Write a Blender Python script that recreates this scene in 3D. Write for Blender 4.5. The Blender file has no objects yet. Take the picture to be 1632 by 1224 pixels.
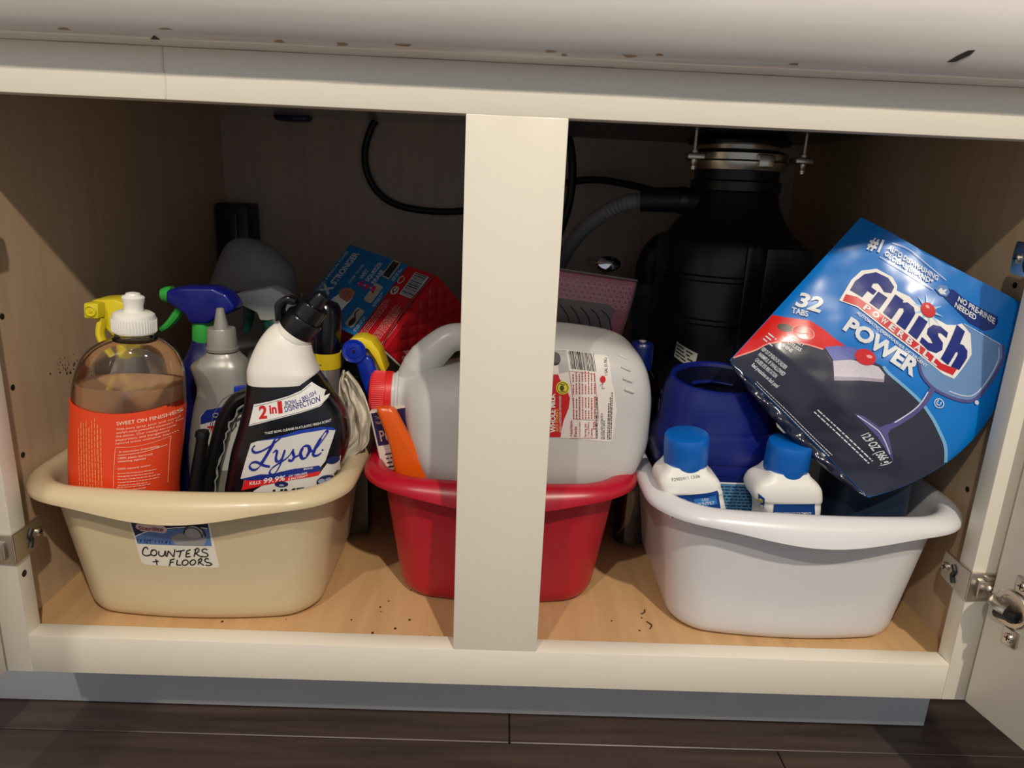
import bpy, bmesh, math, random
from mathutils import Vector, Matrix
from mathutils.bvhtree import BVHTree

# ------------------------------------------------------------------ camera, light, exposure
SC = bpy.context.scene
COL = SC.collection
V = Vector
PI = math.pi

def set_camera():
    yaw, pitch, roll = 0.02113, 0.27213, 0.04468
    f = V((math.sin(yaw)*math.cos(pitch), math.cos(yaw)*math.cos(pitch), -math.sin(pitch)))
    r = V((math.cos(yaw), -math.sin(yaw), 0)); u = r.cross(f)
    r2 = r*math.cos(roll)+u*math.sin(roll); u2 = u*math.cos(roll)-r*math.sin(roll)
    cd = bpy.data.cameras.new('camera'); cd.sensor_width = 36; cd.lens = 36*1138.5/1632
    cd.clip_start = .01
    co = bpy.data.objects.new('camera', cd); COL.objects.link(co)
    m = Matrix((r2, u2, -f)).transposed().to_4x4(); m.translation = V((-.0070, -.5598, .4079))
    co.matrix_world = m; SC.camera = co
set_camera()

w = bpy.data.worlds.new('room_light'); SC.world = w; w.use_nodes = True
w.node_tree.nodes['Background'].inputs[0].default_value = (.86, .92, 1, 1)
w.node_tree.nodes['Background'].inputs[1].default_value = .40

def lamp(name, loc, target, power, size, col):
    d = bpy.data.lights.new(name, 'AREA'); d.shape = 'DISK'; d.size = size; d.energy = power; d.color = col
    o = bpy.data.objects.new(name, d); COL.objects.link(o); o.location = loc
    o.rotation_euler = (V(target)-V(loc)).to_track_quat('-Z', 'Y').to_euler()
lamp('ceiling_lamp_right', (.62, -1.75, 2.05), (0, 0, .2), 37, .07, (1, .88, .72))
lamp('ceiling_lamp_left', (-.75, -1.85, 2.05), (0, 0, .2), 19, .07, (1, .89, .74))
SC.view_settings.view_transform = 'Standard'; SC.view_settings.look = 'None'
SC.view_settings.gamma = 1; SC.view_settings.exposure = 0; SC.view_settings.use_curve_mapping = False

# ------------------------------------------------------------------ materials
def lin(c):
    return tuple(((x/255)/12.92 if x/255 <= .04045 else ((x/255+.055)/1.055)**2.4) for x in c)
MATS = {}
def M(name, c, rough=.45, metal=0, var=.06, scale=40, bump=0, bscale=150, spec=.5, coat=0, sub=0, stretch=(1, 1, 1)):
    if name in MATS: return MATS[name]
    m = bpy.data.materials.new(name); m.use_nodes = True; nt = m.node_tree; b = nt.nodes['Principled BSDF']
    c = lin(c)
    tc = nt.nodes.new('ShaderNodeTexCoord'); mp = nt.nodes.new('ShaderNodeMapping'); mp.inputs['Scale'].default_value = stretch
    nz = nt.nodes.new('ShaderNodeTexNoise'); nz.inputs['Scale'].default_value = scale; nz.inputs['Detail'].default_value = 4
    nt.links.new(tc.outputs['Object'], mp.inputs[0]); nt.links.new(mp.outputs[0], nz.inputs['Vector'])
    mx = nt.nodes.new('ShaderNodeMix'); mx.data_type = 'RGBA'
    mx.inputs[6].default_value = (*[max(0, x*(1-var)) for x in c], 1); mx.inputs[7].default_value = (*[min(1, x*(1+var)) for x in c], 1)
    nt.links.new(nz.outputs['Fac'], mx.inputs[0]); nt.links.new(mx.outputs[2], b.inputs['Base Color'])
    b.inputs['Roughness'].default_value = rough; b.inputs['Metallic'].default_value = metal
    b.inputs['Specular IOR Level'].default_value = spec; b.inputs['Coat Weight'].default_value = coat
    if sub: b.inputs['Subsurface Weight'].default_value = sub; b.inputs['Subsurface Radius'].default_value = (.01, .01, .01)
    if bump:
        n2 = nt.nodes.new('ShaderNodeTexNoise'); n2.inputs['Scale'].default_value = bscale; n2.inputs['Detail'].default_value = 3
        nt.links.new(mp.outputs[0], n2.inputs['Vector'])
        bp = nt.nodes.new('ShaderNodeBump'); bp.inputs['Strength'].default_value = bump; bp.inputs['Distance'].default_value = .002
        nt.links.new(n2.outputs['Fac'], bp.inputs['Height']); nt.links.new(bp.outputs[0], b.inputs['Normal'])
    MATS[name] = m; return m

def clear(name, tint, gloss=.03, diffuse=None, dfac=0, transl=0, rough=.05):
    """thin plastic: transparent film with fresnel gloss, optionally milky"""
    m = bpy.data.materials.new(name); m.use_nodes = True; nt = m.node_tree; nt.nodes.clear()
    out = nt.nodes.new('ShaderNodeOutputMaterial')
    tr = nt.nodes.new('ShaderNodeBsdfTransparent'); tr.inputs[0].default_value = (*lin(tint), 1)
    cur = tr.outputs[0]
    if dfac:
        nz = nt.nodes.new('ShaderNodeTexNoise'); nz.inputs['Scale'].default_value = 18
        tc = nt.nodes.new('ShaderNodeTexCoord'); nt.links.new(tc.outputs['Object'], nz.inputs['Vector'])
        rg = nt.nodes.new('ShaderNodeMix'); rg.data_type = 'RGBA'; d = lin(diffuse)
        rg.inputs[6].default_value = (*[x*.93 for x in d], 1); rg.inputs[7].default_value = (*[min(1, x*1.05) for x in d], 1)
        nt.links.new(nz.outputs['Fac'], rg.inputs[0])
        df = nt.nodes.new('ShaderNodeBsdfDiffuse'); tl = nt.nodes.new('ShaderNodeBsdfTranslucent')
        nt.links.new(rg.outputs[2], df.inputs[0]); nt.links.new(rg.outputs[2], tl.inputs[0])
        m1 = nt.nodes.new('ShaderNodeMixShader'); m1.inputs[0].default_value = transl
        nt.links.new(df.outputs[0], m1.inputs[1]); nt.links.new(tl.outputs[0], m1.inputs[2])
        m2 = nt.nodes.new('ShaderNodeMixShader'); m2.inputs[0].default_value = dfac
        nt.links.new(cur, m2.inputs[1]); nt.links.new(m1.outputs[0], m2.inputs[2]); cur = m2.outputs[0]
    fr = nt.nodes.new('ShaderNodeFresnel'); fr.inputs[0].default_value = 1.45
    ad = nt.nodes.new('ShaderNodeMath'); ad.operation = 'ADD'; ad.inputs[1].default_value = gloss; ad.use_clamp = True
    nt.links.new(fr.outputs[0], ad.inputs[0])
    gl = nt.nodes.new('ShaderNodeBsdfGlossy'); gl.inputs['Roughness'].default_value = rough
    m3 = nt.nodes.new('ShaderNodeMixShader'); nt.links.new(ad.outputs[0], m3.inputs[0])
    nt.links.new(cur, m3.inputs[1]); nt.links.new(gl.outputs[0], m3.inputs[2]); nt.links.new(m3.outputs[0], out.inputs[0])
    MATS[name] = m; return m

def wood(name, c1, c2, axis, rough=.45, grain=18, specks=True):
    m = bpy.data.materials.new(name); m.use_nodes = True; nt = m.node_tree; b = nt.nodes['Principled BSDF']
    tc = nt.nodes.new('ShaderNodeTexCoord'); mp = nt.nodes.new('ShaderNodeMapping')
    s = [grain]*3; s[axis] = grain*.07; mp.inputs['Scale'].default_value = s
    nt.links.new(tc.outputs['Object'], mp.inputs[0])
    nz = nt.nodes.new('ShaderNodeTexNoise'); nz.inputs['Scale'].default_value = 3; nz.inputs['Detail'].default_value = 8; nz.inputs['Roughness'].default_value = .65; nz.inputs['Distortion'].default_value = .6
    nt.links.new(mp.outputs[0], nz.inputs['Vector'])
    rp = nt.nodes.new('ShaderNodeValToRGB'); rp.color_ramp.elements[0].position = .35; rp.color_ramp.elements[1].position = .68
    rp.color_ramp.elements[0].color = (*lin(c1), 1); rp.color_ramp.elements[1].color = (*lin(c2), 1)
    nt.links.new(nz.outputs['Fac'], rp.inputs[0]); nt.links.new(rp.outputs[0], b.inputs['Base Color'])
    b.inputs['Roughness'].default_value = rough
    bp = nt.nodes.new('ShaderNodeBump'); bp.inputs['Strength'].default_value = .12; bp.inputs['Distance'].default_value = .001
    nt.links.new(nz.outputs['Fac'], bp.inputs['Height']); nt.links.new(bp.outputs[0], b.inputs['Normal'])
    MATS[name] = m; return m

paint = M('cream_paint', (233, 226, 211), .32, var=.025, scale=6, bump=.04, bscale=60)
paint_in = M('cream_paint_edge', (236, 229, 213), .4, var=.03, scale=9)
wood_side = wood('birch_side', (196, 168, 136), (210, 182, 150), 2)
wood_floor = wood('birch_floor', (199, 160, 113), (214, 176, 128), 1, .35)
wood_back = wood('birch_back', (176, 160, 148), (190, 174, 160), 2, .6)
plank_m = wood('dark_plank', (56, 45, 41), (86, 70, 63), 0, .38, 14)
black_m = M('black_panel', (10, 10, 13), .5)
steel = M('nickel', (206, 198, 186), .30, 1, var=.08, scale=60)
steel_d = M('dark_steel', (70, 70, 74), .4, 1)
slot_m = M('screw_slot', (28, 26, 24), .5)
white_pl = M('white_plastic', (238, 236, 230), .35, var=.02)
black_pl = M('black_plastic', (17, 17, 20), .22, var=.1)
black_rub = M('black_rubber', (14, 15, 18), .5, var=.1)
navy_pl = M('navy_plastic', (14, 26, 118), .25, var=.05)
dnavy_pl = M('dark_navy_plastic', (10, 20, 78), .3, var=.05)
green_pl = M('green_plastic', (52, 165, 70), .35)
dgreen_pl = M('dark_green_plastic', (14, 70, 62), .4)
yellow_pl = M('yellow_plastic', (236, 208, 40), .35)
yel2_pl = M('lime_yellow_plastic', (222, 206, 40), .35)
blue_pl = M('blue_plastic', (24, 52, 178), .2, coat=.12)
cap_blue = M('cap_blue', (6, 98, 190), .35, var=.03)
red_cap = M('red_cap', (222, 42, 44), .35, var=.03)
orange_pl = M('orange_plastic', (224, 92, 16), .28, var=.08, sub=.2)
silver_pl = M('silver_plastic', (158, 156, 150), .35, metal=.25, var=.04)
can_grey = M('can_grey', (165, 160, 160), .25, metal=.6, var=.04)
w_ink = M('white_ink', (236, 234, 232), .45, var=.02)
k_ink = M('black_ink', (16, 16, 18), .5)
n_ink = M('navy_ink', (16, 28, 128), .4)
r_ink = M('red_ink', (206, 30, 36), .4)
g_ink = M('grey_ink', (120, 120, 122), .5)
lb_ink = M('light_blue_ink', (112, 168, 206), .4)

# ------------------------------------------------------------------ mesh helpers (verts in world coordinates)
def root_loc(o):
    while o.parent: o = o.parent
    return o.location.copy()

def obj(name, bm, mat, parent=None, smooth=35, loc=None):
    bmesh.ops.recalc_face_normals(bm, faces=bm.faces) if smooth is not None and name not in ('lettering',) else None
    me = bpy.data.meshes.new(name)
    off = root_loc(parent) if parent else (V(loc) if loc else V((0, 0, 0)))
    bmesh.ops.translate(bm, verts=bm.verts, vec=-off)
    bm.to_mesh(me); bm.free()
    for m in (mat if isinstance(mat, (list, tuple)) else [mat]): me.materials.append(m)
    if smooth is not None:
        for p in me.polygons: p.use_smooth = True
        me.set_sharp_from_angle(angle=math.radians(smooth))
    o = bpy.data.objects.new(name, me); COL.objects.link(o)
    if parent: o.parent = parent
    else: o.location = off
    return o

def tag(o, label, cat, group=None, kind=None):
    o['label'] = label; o['category'] = cat
    if group: o['group'] = group
    if kind: o['kind'] = kind
    return o

def thing(name, label, cat, loc, group=None):
    o = bpy.data.objects.new(name, None); COL.objects.link(o); o.location = loc; o.empty_display_size = .02
    return tag(o, label, cat, group)

def struct(name, bm, mat, smooth=35):
    o = obj(name, bm, mat, None, smooth); o['kind'] = 'structure'; return o

def box(x0, x1, y0, y1, z0, z1, bev=0, bm=None, seg=2):
    b2 = bmesh.new()
    vs = [b2.verts.new((x, y, z)) for z in (z0, z1) for y in (y0, y1) for x in (x0, x1)]
    for f in ((0, 2, 3, 1), (4, 5, 7, 6), (0, 1, 5, 4), (2, 6, 7, 3), (0, 4, 6, 2), (1, 3, 7, 5)): b2.faces.new([vs[i] for i in f])
    if bev: bmesh.ops.bevel(b2, geom=b2.edges[:], offset=bev, segments=seg, affect='EDGES', profile=.5)
    return merge(bm, b2)

def merge(bm, b2):
    if bm is None: return b2
    me = bpy.data.meshes.new('tmp'); b2.to_mesh(me); b2.free(); bm.from_mesh(me); bpy.data.meshes.remove(me)
    return bm

def skin(rings, bm=None, cap=True, closed=True):
    bm = bm or bmesh.new()
    R = [[bm.verts.new(p) for p in r] for r in rings]; n = len(R[0])
    for a, b in zip(R, R[1:]):
        for i in range(n if closed else n-1):
            j = (i+1) % n
            try: bm.faces.new((a[i], a[j], b[j], b[i]))
            except ValueError: pass
    if cap:
        for r in (R[0], R[-1]):
            try: bm.faces.new(r)
            except ValueError: pass
    bmesh.ops.triangulate(bm, faces=bm.faces[:])
    return bm

def cr(P, k=4, clamp=True):
    """Catmull-Rom through tuples, clamped between neighbours"""
    out = []
    n = len(P)
    for i in range(n-1):
        p0, p1, p2, p3 = P[max(0, i-1)], P[i], P[i+1], P[min(n-1, i+2)]
        for s in range(k):
            t = s/k; q = []
            for a, b, c, d in zip(p0, p1, p2, p3):
                v = .5*((2*b)+(-a+c)*t+(2*a-5*b+4*c-d)*t*t+(-a+3*b-3*c+d)*t**3)
                if clamp: v = min(max(v, min(b, c)), max(b, c))
                q.append(v)
            out.append(tuple(q))
    out.append(tuple(P[-1])); return out

def sup(t, a, b, n):
    c, s = math.cos(t), math.sin(t); a, b = max(a, 1e-5), max(b, 1e-5)
    # polar form with the angle stretched to the aspect, so points spread evenly
    c, s = a*c, b*s
    r = (abs(c/a)**n+abs(s/b)**n)**(-1/n)
    return c*r, s*r

def loft(rows, yc, dh, n=2.4, seg=48, k=4, bm=None):
    """standing body: rows (z, xleft, xright[, half depth]) bottom or top first"""
    rows = [(r[0], r[1], r[2], r[3] if len(r) > 3 else dh, r[4] if len(r) > 4 else 0) for r in rows]
    rows = cr(rows, k)
    rings = []
    for z, a, b, d, oy in rows:
        cx, hw = (a+b)/2, (b-a)/2
        rings.append([(cx+p[0], yc+oy+p[1], z) for p in (sup(2*PI*i/seg, hw, d, n) for i in range(seg))])
    return skin(rings, bm)

def frame(d):
    d = V(d).normalized(); a = V((0, 0, 1)) if abs(d.z) < .9 else V((1, 0, 0))
    x = a.cross(d).normalized(); return x, d.cross(x), d

def lathe(o, d, prof, seg=32, bm=None, ex=1, ey=1):
    """revolve profile (t along axis d from o, radius)"""
    x, y, d = frame(d); o = V(o)
    return skin([[o+d*t+(x*math.cos(2*PI*i/seg)*ex+y*math.sin(2*PI*i/seg)*ey)*max(r, 1e-5) for i in range(seg)] for t, r in prof], bm)

def tube(path, r, seg=12, bm=None, k=6, flat=1):
    P = [V(p) for p in (cr(path, k, False) if k > 1 else path)]
    n = len(P); rr = r if isinstance(r, (list, tuple)) else None
    rings = []; up = None
    for i, p in enumerate(P):
        t = (P[min(i+1, n-1)]-P[max(i-1, 0)]).normalized()
        if up is None: x, y, _ = frame(t)
        else:
            y = (up-t*up.dot(t)).normalized(); x = y.cross(t)
        up = y
        if rr:
            f = i/(n-1)*(len(rr)-1); a = int(min(f, len(rr)-2)); rad = rr[a]+(rr[a+1]-rr[a])*(f-a)
        else: rad = r
        rings.append([p+(x*math.cos(2*PI*j/seg)+y*math.sin(2*PI*j/seg)*flat)*rad for j in range(seg)])
    return skin(rings, bm)

def prism(poly, y0, y1, bev=.002, bm=None, seg=2):
    """outline in XZ extruded from y0 to y1"""
    b2 = bmesh.new()
    a = [b2.verts.new((x, y0, z)) for x, z in poly]; b = [b2.verts.new((x, y1, z)) for x, z in poly]
    b2.faces.new(a); b2.faces.new(b[::-1]); n = len(a)
    for i in range(n): b2.faces.new((a[i], b[i], b[(i+1) % n], a[(i+1) % n]))
    bmesh.ops.recalc_face_normals(b2, faces=b2.faces)
    if bev: bmesh.ops.bevel(b2, geom=[e for e in b2.edges], offset=bev, segments=seg, affect='EDGES', profile=.5, clamp_overlap=True)
    return merge(bm, b2)

def hexa(c, bev=0, bm=None):
    """eight corners, bottom four then top four in ring order"""
    b2 = bmesh.new(); v = [b2.verts.new(p) for p in c]
    for f in ((3, 2, 1, 0), (4, 5, 6, 7), (0, 1, 5, 4), (1, 2, 6, 5), (2, 3, 7, 6), (3, 0, 4, 7)): b2.faces.new([v[i] for i in f])
    bmesh.ops.recalc_face_normals(b2, faces=b2.faces)
    if bev: bmesh.ops.bevel(b2, geom=b2.edges[:], offset=bev, segments=2, affect='EDGES')
    return merge(bm, b2)

# ------------------------------------------------------------------ printing on surfaces
def bsurf(bm, tf=None, d=(0, 1, 0)):
    """project flat artwork from the front onto a body"""
    tree = BVHTree.FromBMesh(bm); d = V(d)
    def s(x, y, h):
        if tf: x, y = tf(x, y)
        p, nrm, i, q = tree.ray_cast(V((x, -.5, y)), d)
        if p is None: return None
        if nrm.dot(d) > 0: nrm = -nrm
        return p+nrm*h
    return s

def psurf(o, u, v, flipn=1):
    o, u, v = V(o), V(u), V(v); n = u.cross(v).normalized()*flipn
    return lambda x, y, h: o+u*x+v*y+n*h

def aff(cx, cz): return lambda x, y: (cx[0]+cx[1]*x+cx[2]*y, cz[0]+cz[1]*x+cz[2]*y)

class Ink:
    def __init__(s, surf, h=.0004, cell=None, down=False):
        s.surf, s.h, s.cell, s.bm, s.dn = surf, h, cell, bmesh.new(), -1 if down else 1
    def _put(s, b2):
        if s.cell:
            xs = [v.co.x for v in b2.verts]; ys = [v.co.y for v in b2.verts]
            for ax, vals in ((0, xs), (1, ys)):
                k = math.floor(min(vals)/s.cell)+1
                while k*s.cell < max(vals):
                    co = [0, 0, 0]; no = [0, 0, 0]; co[ax] = k*s.cell; no[ax] = 1
                    bmesh.ops.bisect_plane(b2, geom=b2.verts[:]+b2.edges[:]+b2.faces[:], plane_co=co, plane_no=no, dist=1e-7); k += 1
        bad = []
        for v in b2.verts:
            p = s.surf(v.co.x, v.co.y, s.h)
            if p is None: bad.append(v)
            else: v.co = p
        bmesh.ops.delete(b2, geom=bad, context='VERTS')
        s.bm = merge(s.bm, b2); return s
    def poly(s, pts):
        b2 = bmesh.new(); f = b2.faces.new([b2.verts.new((x, y, 0)) for x, y in pts])
        bmesh.ops.triangulate(b2, faces=[f]); return s._put(b2)
    def rect(s, x0, y0, x1, y1): return s.poly([(x0, y0), (x1, y0), (x1, y1), (x0, y1)])
    def ell(s, x, y, a, b=None, n=24, rot=0):
        b = b or a; c, q = math.cos(rot), math.sin(rot)
        return s.poly([(x+a*math.cos(t)*c-b*math.sin(t)*q, y+a*math.cos(t)*q+b*math.sin(t)*c) for t in (2*PI*i/n for i in range(n))])
    def text(s, body, x, y, size, ang=0, width=None, bold=0, shear=0, align='LEFT', res=3):
        c = bpy.data.curves.new('t', 'FONT'); c.body = body; c.size = 1; c.offset = bold; c.shear = shear; c.resolution_u = res
        o = bpy.data.objects.new('t', c); me = o.to_mesh(); b2 = bmesh.new(); b2.from_mesh(me); o.to_mesh_clear()
        bpy.data.objects.remove(o); bpy.data.curves.remove(c)
        if not b2.verts: return s
        bmesh.ops.remove_doubles(b2, verts=b2.verts, dist=1e-5)
        x0 = min(v.co.x for v in b2.verts); x1 = max(v.co.x for v in b2.verts)
        sx = width/(x1-x0) if width else size
        shift = {'LEFT': 0, 'CENTER': .5, 'RIGHT': 1}[align]*(x1-x0)
        ca, sa = math.cos(ang), math.sin(ang)
        for v in b2.verts:
            a, b = (v.co.x-x0-shift)*sx, v.co.y*size
            px, py = a*ca-b*sa, a*sa+b*ca
            v.co = (x+px, y+s.dn*py, 0)
        return s._put(b2)
    def stroke(s, pts, w, k=5, pen=None, closed=False):
        """ribbon; pen=(angle, ratio) thins strokes along the pen angle"""
        P = cr(pts, k, False) if k > 1 and len(pts) > 2 else pts
        P = [V((p[0], p[1])) for p in P]; n = len(P); b2 = bmesh.new(); L = []
        for i, p in enumerate(P):
            t = P[min(i+1, n-1)]-P[max(i-1, 0)]
            if t.length == 0: t = V((1, 0))
            t.normalize(); nn = V((-t.y, t.x)); ww = w[i*len(w)//n] if isinstance(w, (list, tuple)) else w
            if pen: ww *= pen[1]+(1-pen[1])*abs(math.sin(math.atan2(t.y, t.x)-pen[0]))
            L.append((b2.verts.new((*(p+nn*ww/2), 0)), b2.verts.new((*(p-nn*ww/2), 0))))
        for a, b in zip(L, L[1:]): b2.faces.new((a[0], a[1], b[1], b[0]))
        return s._put(b2)
    def lines(s, x, y, w, n, gap, hgt, seed=0, ang=0, ragged=.3):
        """rows of print too small to read: word-length bars"""
        R = random.Random(seed); ca, sa = math.cos(ang), math.sin(ang)
        for i in range(n):
            a = 0; end = w*(1-ragged*R.random())
            while a < end:
                l = min(hgt*R.uniform(1.5, 5), end-a)
                q = [(a, i*gap), (a+l, i*gap), (a+l, i*gap+hgt), (a, i*gap+hgt)]
                if l > hgt*.4: s.poly([(x+p*ca-s.dn*-1*0-(-r)*sa*-1*(-1), y+p*sa+s.dn*-1*r*ca) if ang == 0 else (x+p*ca+r*sa, y+p*sa-r*ca) for p, r in q])
                a += l+hgt*.9
        return s
    def done(s, name, mat, parent):
        return obj(name, s.bm, mat, parent, smooth=60) if False else _ink(s.bm, name, mat, parent)

def _ink(bm, name, mat, parent):
    me = bpy.data.meshes.new(name); bmesh.ops.translate(bm, verts=bm.verts, vec=-root_loc(parent)); bm.to_mesh(me); bm.free()
    me.materials.append(mat)
    for p in me.polygons: p.use_smooth = True
    o = bpy.data.objects.new(name, me); COL.objects.link(o); o.parent = parent; return o

# ------------------------------------------------------------------ the setting: room floor, cabinet, countertop
FZ = -.150                                   # room floor
fl = struct('floor', box(-1.6, 1.6, -1.6, .75, FZ-.03, FZ-.004), black_m)
R = random.Random(4)
for r in range(10):
    y1 = .1785-r*.125; y0 = y1-.1235; x = -1.6+R.uniform(0, .6)*(r % 2)-.35*(r % 3)
    while x < 1.6:
        L = R.choice((.72, .9, 1.05)); a, b = max(x, -1.6), min(x+L, 1.6)
        if b-a > .05: obj('plank', box(a+.0006, b-.0006, y0, y1, FZ-.004, FZ+R.uniform(-.0004, .0004), .0008, seg=1), plank_m, fl)
        x += L
cab = thing('sink_cabinet', 'cream painted sink base cabinet with both doors open and birch interior', 'cabinet', (0, .3, FZ))
TOP, ST, H = .4925, .457, .4565
obj('side_panel', box(-.457, -.441, .019, .60, -.038, TOP), wood_side, cab)
obj('side_panel', box(.441, .457, .019, .60, -.038, TOP), wood_side, cab)
obj('back_panel', box(-.441, .441, .592, .604, -.038, TOP), wood_back, cab)
obj('floor_panel', box(-.441, .441, .019, .592, -.019, -.007), wood_floor, cab)
for a, b in ((-.457, -.419), (-.038, .038), (.419, .457)):
    obj('stile', box(a, b, 0, .019, -.038 if abs(a+b) > .1 else -.0003, TOP if abs(a+b) > .1 else H+.0003, .0009), paint, cab)
obj('rail', box(-.4192, .4192, .0001, .0191, -.038, 0, .0009), paint, cab)
obj('rail', box(-.4192, .4192, .0001, .0191, H, TOP, .0009), paint, cab)
obj('toe_kick', box(-.80, .479, .095, .110, FZ+.001, -.036, .001), M('toe_kick_shaded_paint', (196, 197, 200), .4, var=.05, scale=12), cab)  # white paint given the bluish grey it has in the shade
# shelf-pin holes and the corner pins of the frame
for z in (.149, .2135, .278, .342):
    for s in (-1, 1):
        obj('pin_hole', lathe((s*.4412, .060, z), (-s, 0, 0), [(0, .0028), (.0005, .0028), (.0005, .002)], 14), slot_m, cab)
obj('screw_hole', lathe((-.4192, .008, .058), (1, 0, 0), [(0, .0032), (.0004, .0032)], 14), slot_m, cab)
# scuffs on the left side panel
ink = Ink(lambda x, y, h: V((-.4408, x, y))); R = random.Random(2)
for i in range(60):
    t = R.random(); y = .125+.06*t+R.gauss(0, .006); z = .222-.035*t+R.gauss(0, .006); r = R.uniform(.0004, .0014)
    ink.poly([(y+r*R.uniform(.6, 1.5)*math.cos(k*1.05), z+r*R.uniform(.6, 1.5)*math.sin(k*1.05)) for k in range(6)])
ink.done('scuff_mark', M('scuff', (74, 66, 58), .7), cab)
# crumbs on the cabinet floor
R = random.Random(8); cb = None
for i in range(18):
    x, y = R.choice((R.uniform(-.40, -.05), R.uniform(.06, .2), R.uniform(-.15, -.05))), R.uniform(.022, .11)
    r = R.uniform(.0004, .0010); cb = box(x-r, x+r*R.uniform(.5, 2), y-r, y+r, -.007, -.007+r, bm=cb)
for pth in ([(.152, .05), (.155, .056), (.151, .062)], [(.148, .075), (.152, .078), (.153, .083)]):
    cb = tube([(x, y, -.0062) for x, y in pth], .0006, 6, cb)
tag(obj('crumbs', cb, M('crumb', (60, 40, 28), .8), None, smooth=None), 'dark crumbs and bits scattered over the cabinet floor', 'crumbs', kind='stuff')

# doors
def door(hx, s, ang, name_l):
    c, q = math.cos(ang), math.sin(ang)           # s=+1 right door: opens towards -Y
    bm = box(0, .395, 0, .019, -.030, .470, .0015)
    bm2 = box(.06, .335, -.0005, .0, .03, .41, 0)  # inner panel seam
    m = Matrix(((s*q, s*c, 0, hx), (-c, q*1, 0, -.011), (0, 0, 1, 0), (0, 0, 0, 1)))
    bmesh.ops.transform(bm, matrix=m, verts=bm.verts); bm2.free()
    o = obj('door', bm, paint, cab); o['label'] = name_l; return m
mR = door(.432, 1, math.radians(12), 'right cabinet door swung open, inner face')
mL = door(-.434, -1, math.radians(4), 'left cabinet door swung open, inner face')

def screw(p, d, r, par):
    x, y, d = frame(d); p = V(p)
    bm = lathe(p, d, [(0, r), (r*.25, r), (r*.5, r*.8), (r*.55, 0)], 20)
    for f in bm.faces: f.material_index = 0
    for a, b in ((x, y), (y, x)):
        L, W = r*.62, r*.14; o = p+d*(r*.56)
        f = bm.faces.new([bm.verts.new(o+a*L*i+b*W*j) for i, j in ((-1, -1), (1, -1), (1, 1), (-1, 1))]); f.material_index = 1
    return obj('screw', bm, [steel, slot_m], par)

def hinge(s, zc, full):
    X = lambda v: s*v
    sl = lambda y: .004*(y-.005)/.03
    par = None
    # mounting plate: face flange plus wrap-around return
    bm = prism([(X(.4165), zc+.014), (X(.449), zc+.013), (X(.449), zc-.012), (X(.4165), zc-.014)], -.0035, -.0008, .001)
    pts = [(-.003, .014), (.012, .0135), (.036, .013+.002), (.0375, .004), (.036, -.011), (.014, -.0135), (-.003, -.014)]
    b2 = bmesh.new()
    a = [b2.verts.new((X(.4190), y, zc+z)) for y, z in pts]; b = [b2.verts.new((X(.4165), y, zc+z)) for y, z in pts]
    b2.faces.new(a); b2.faces.new(b[::-1])
    for i in range(len(a)): j = (i+1) % len(a); b2.faces.new((a[i], b[i], b[j], a[j]))
    bmesh.ops.recalc_face_normals(b2, faces=b2.faces)
    bmesh.ops.bevel(b2, geom=b2.edges[:], offset=.0006, segments=2, affect='EDGES'); bm = merge(bm, b2)
    par = obj('hinge', bm, steel, cab); par['label'] = 'nickel hinge plate wrapped round the frame edge'
    xs = sorted((X(.4225), X(.4425)))
    obj('adjuster_block', box(xs[0], xs[1], -.0078, -.003, zc-.0085, zc+.0085, .0015), steel, par)
    obj('adjuster_tab', box(min(X(.428), X(.435)), max(X(.428), X(.435)), -.0082, -.003, zc+.0088, zc+.0118, .0006), steel, par)
    screw((X(.4335), -.0078, zc), (0, -1, 0), .0046, par)
    screw((X(.4165), .0305, zc+.001), (-s, 0, 0), .0042, par)
    b3 = bmesh.new(); b3 = tube([(X(.4163), .0165, zc-.008), (X(.4163), .0195, zc-.002), (X(.4163), .0175, zc+.003), (X(.4163), .0215, zc+.008)], .0022, 8, b3)
    obj('slot', b3, slot_m, par)
    if full:
        # arm and cup on the door's inner face
        D = lambda a, b, z: mR @ V((a, b, z))
        arm = tube([(.436, -.006, zc), (.438, -.0135, zc-.001), D(.012, -.006, zc-.003), D(.020, -.004, zc-.004)], [.0052, .0055, .007, .0075], 14, flat=.55)
        obj('hinge_arm', arm, steel, par)
        nrm = D(0, -1, 0)-D(0, 0, 0)
        obj('cup', lathe(D(.022, .001, zc-.002), nrm, [(0, .0165), (.0035, .0165), (.0045, .0155), (.0045, .012), (.002, .011)], 32), steel, par)
        obj('cup_bar', tube([D(.012, -.004, zc-.012), D(.022, -.006, zc-.008), D(.031, -.005, zc-.006)], .004, 10), steel_d, par)
        for dz in (-.0245, .0245):
            b4 = box(.020, .034, -.0028, 0, zc-.002+dz-.0075, zc-.002+dz+.0075, .0012); bmesh.ops.transform(b4, matrix=mR, verts=b4.verts)
            obj('cup_wing', b4, steel, par); screw(D(.027, -.0028, zc-.002+dz), nrm, .0042, par)
hinge(-1, .0865, False); hinge(1, .0825, True); hinge(1, .366, True); hinge(-1, .366, False)

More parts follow.
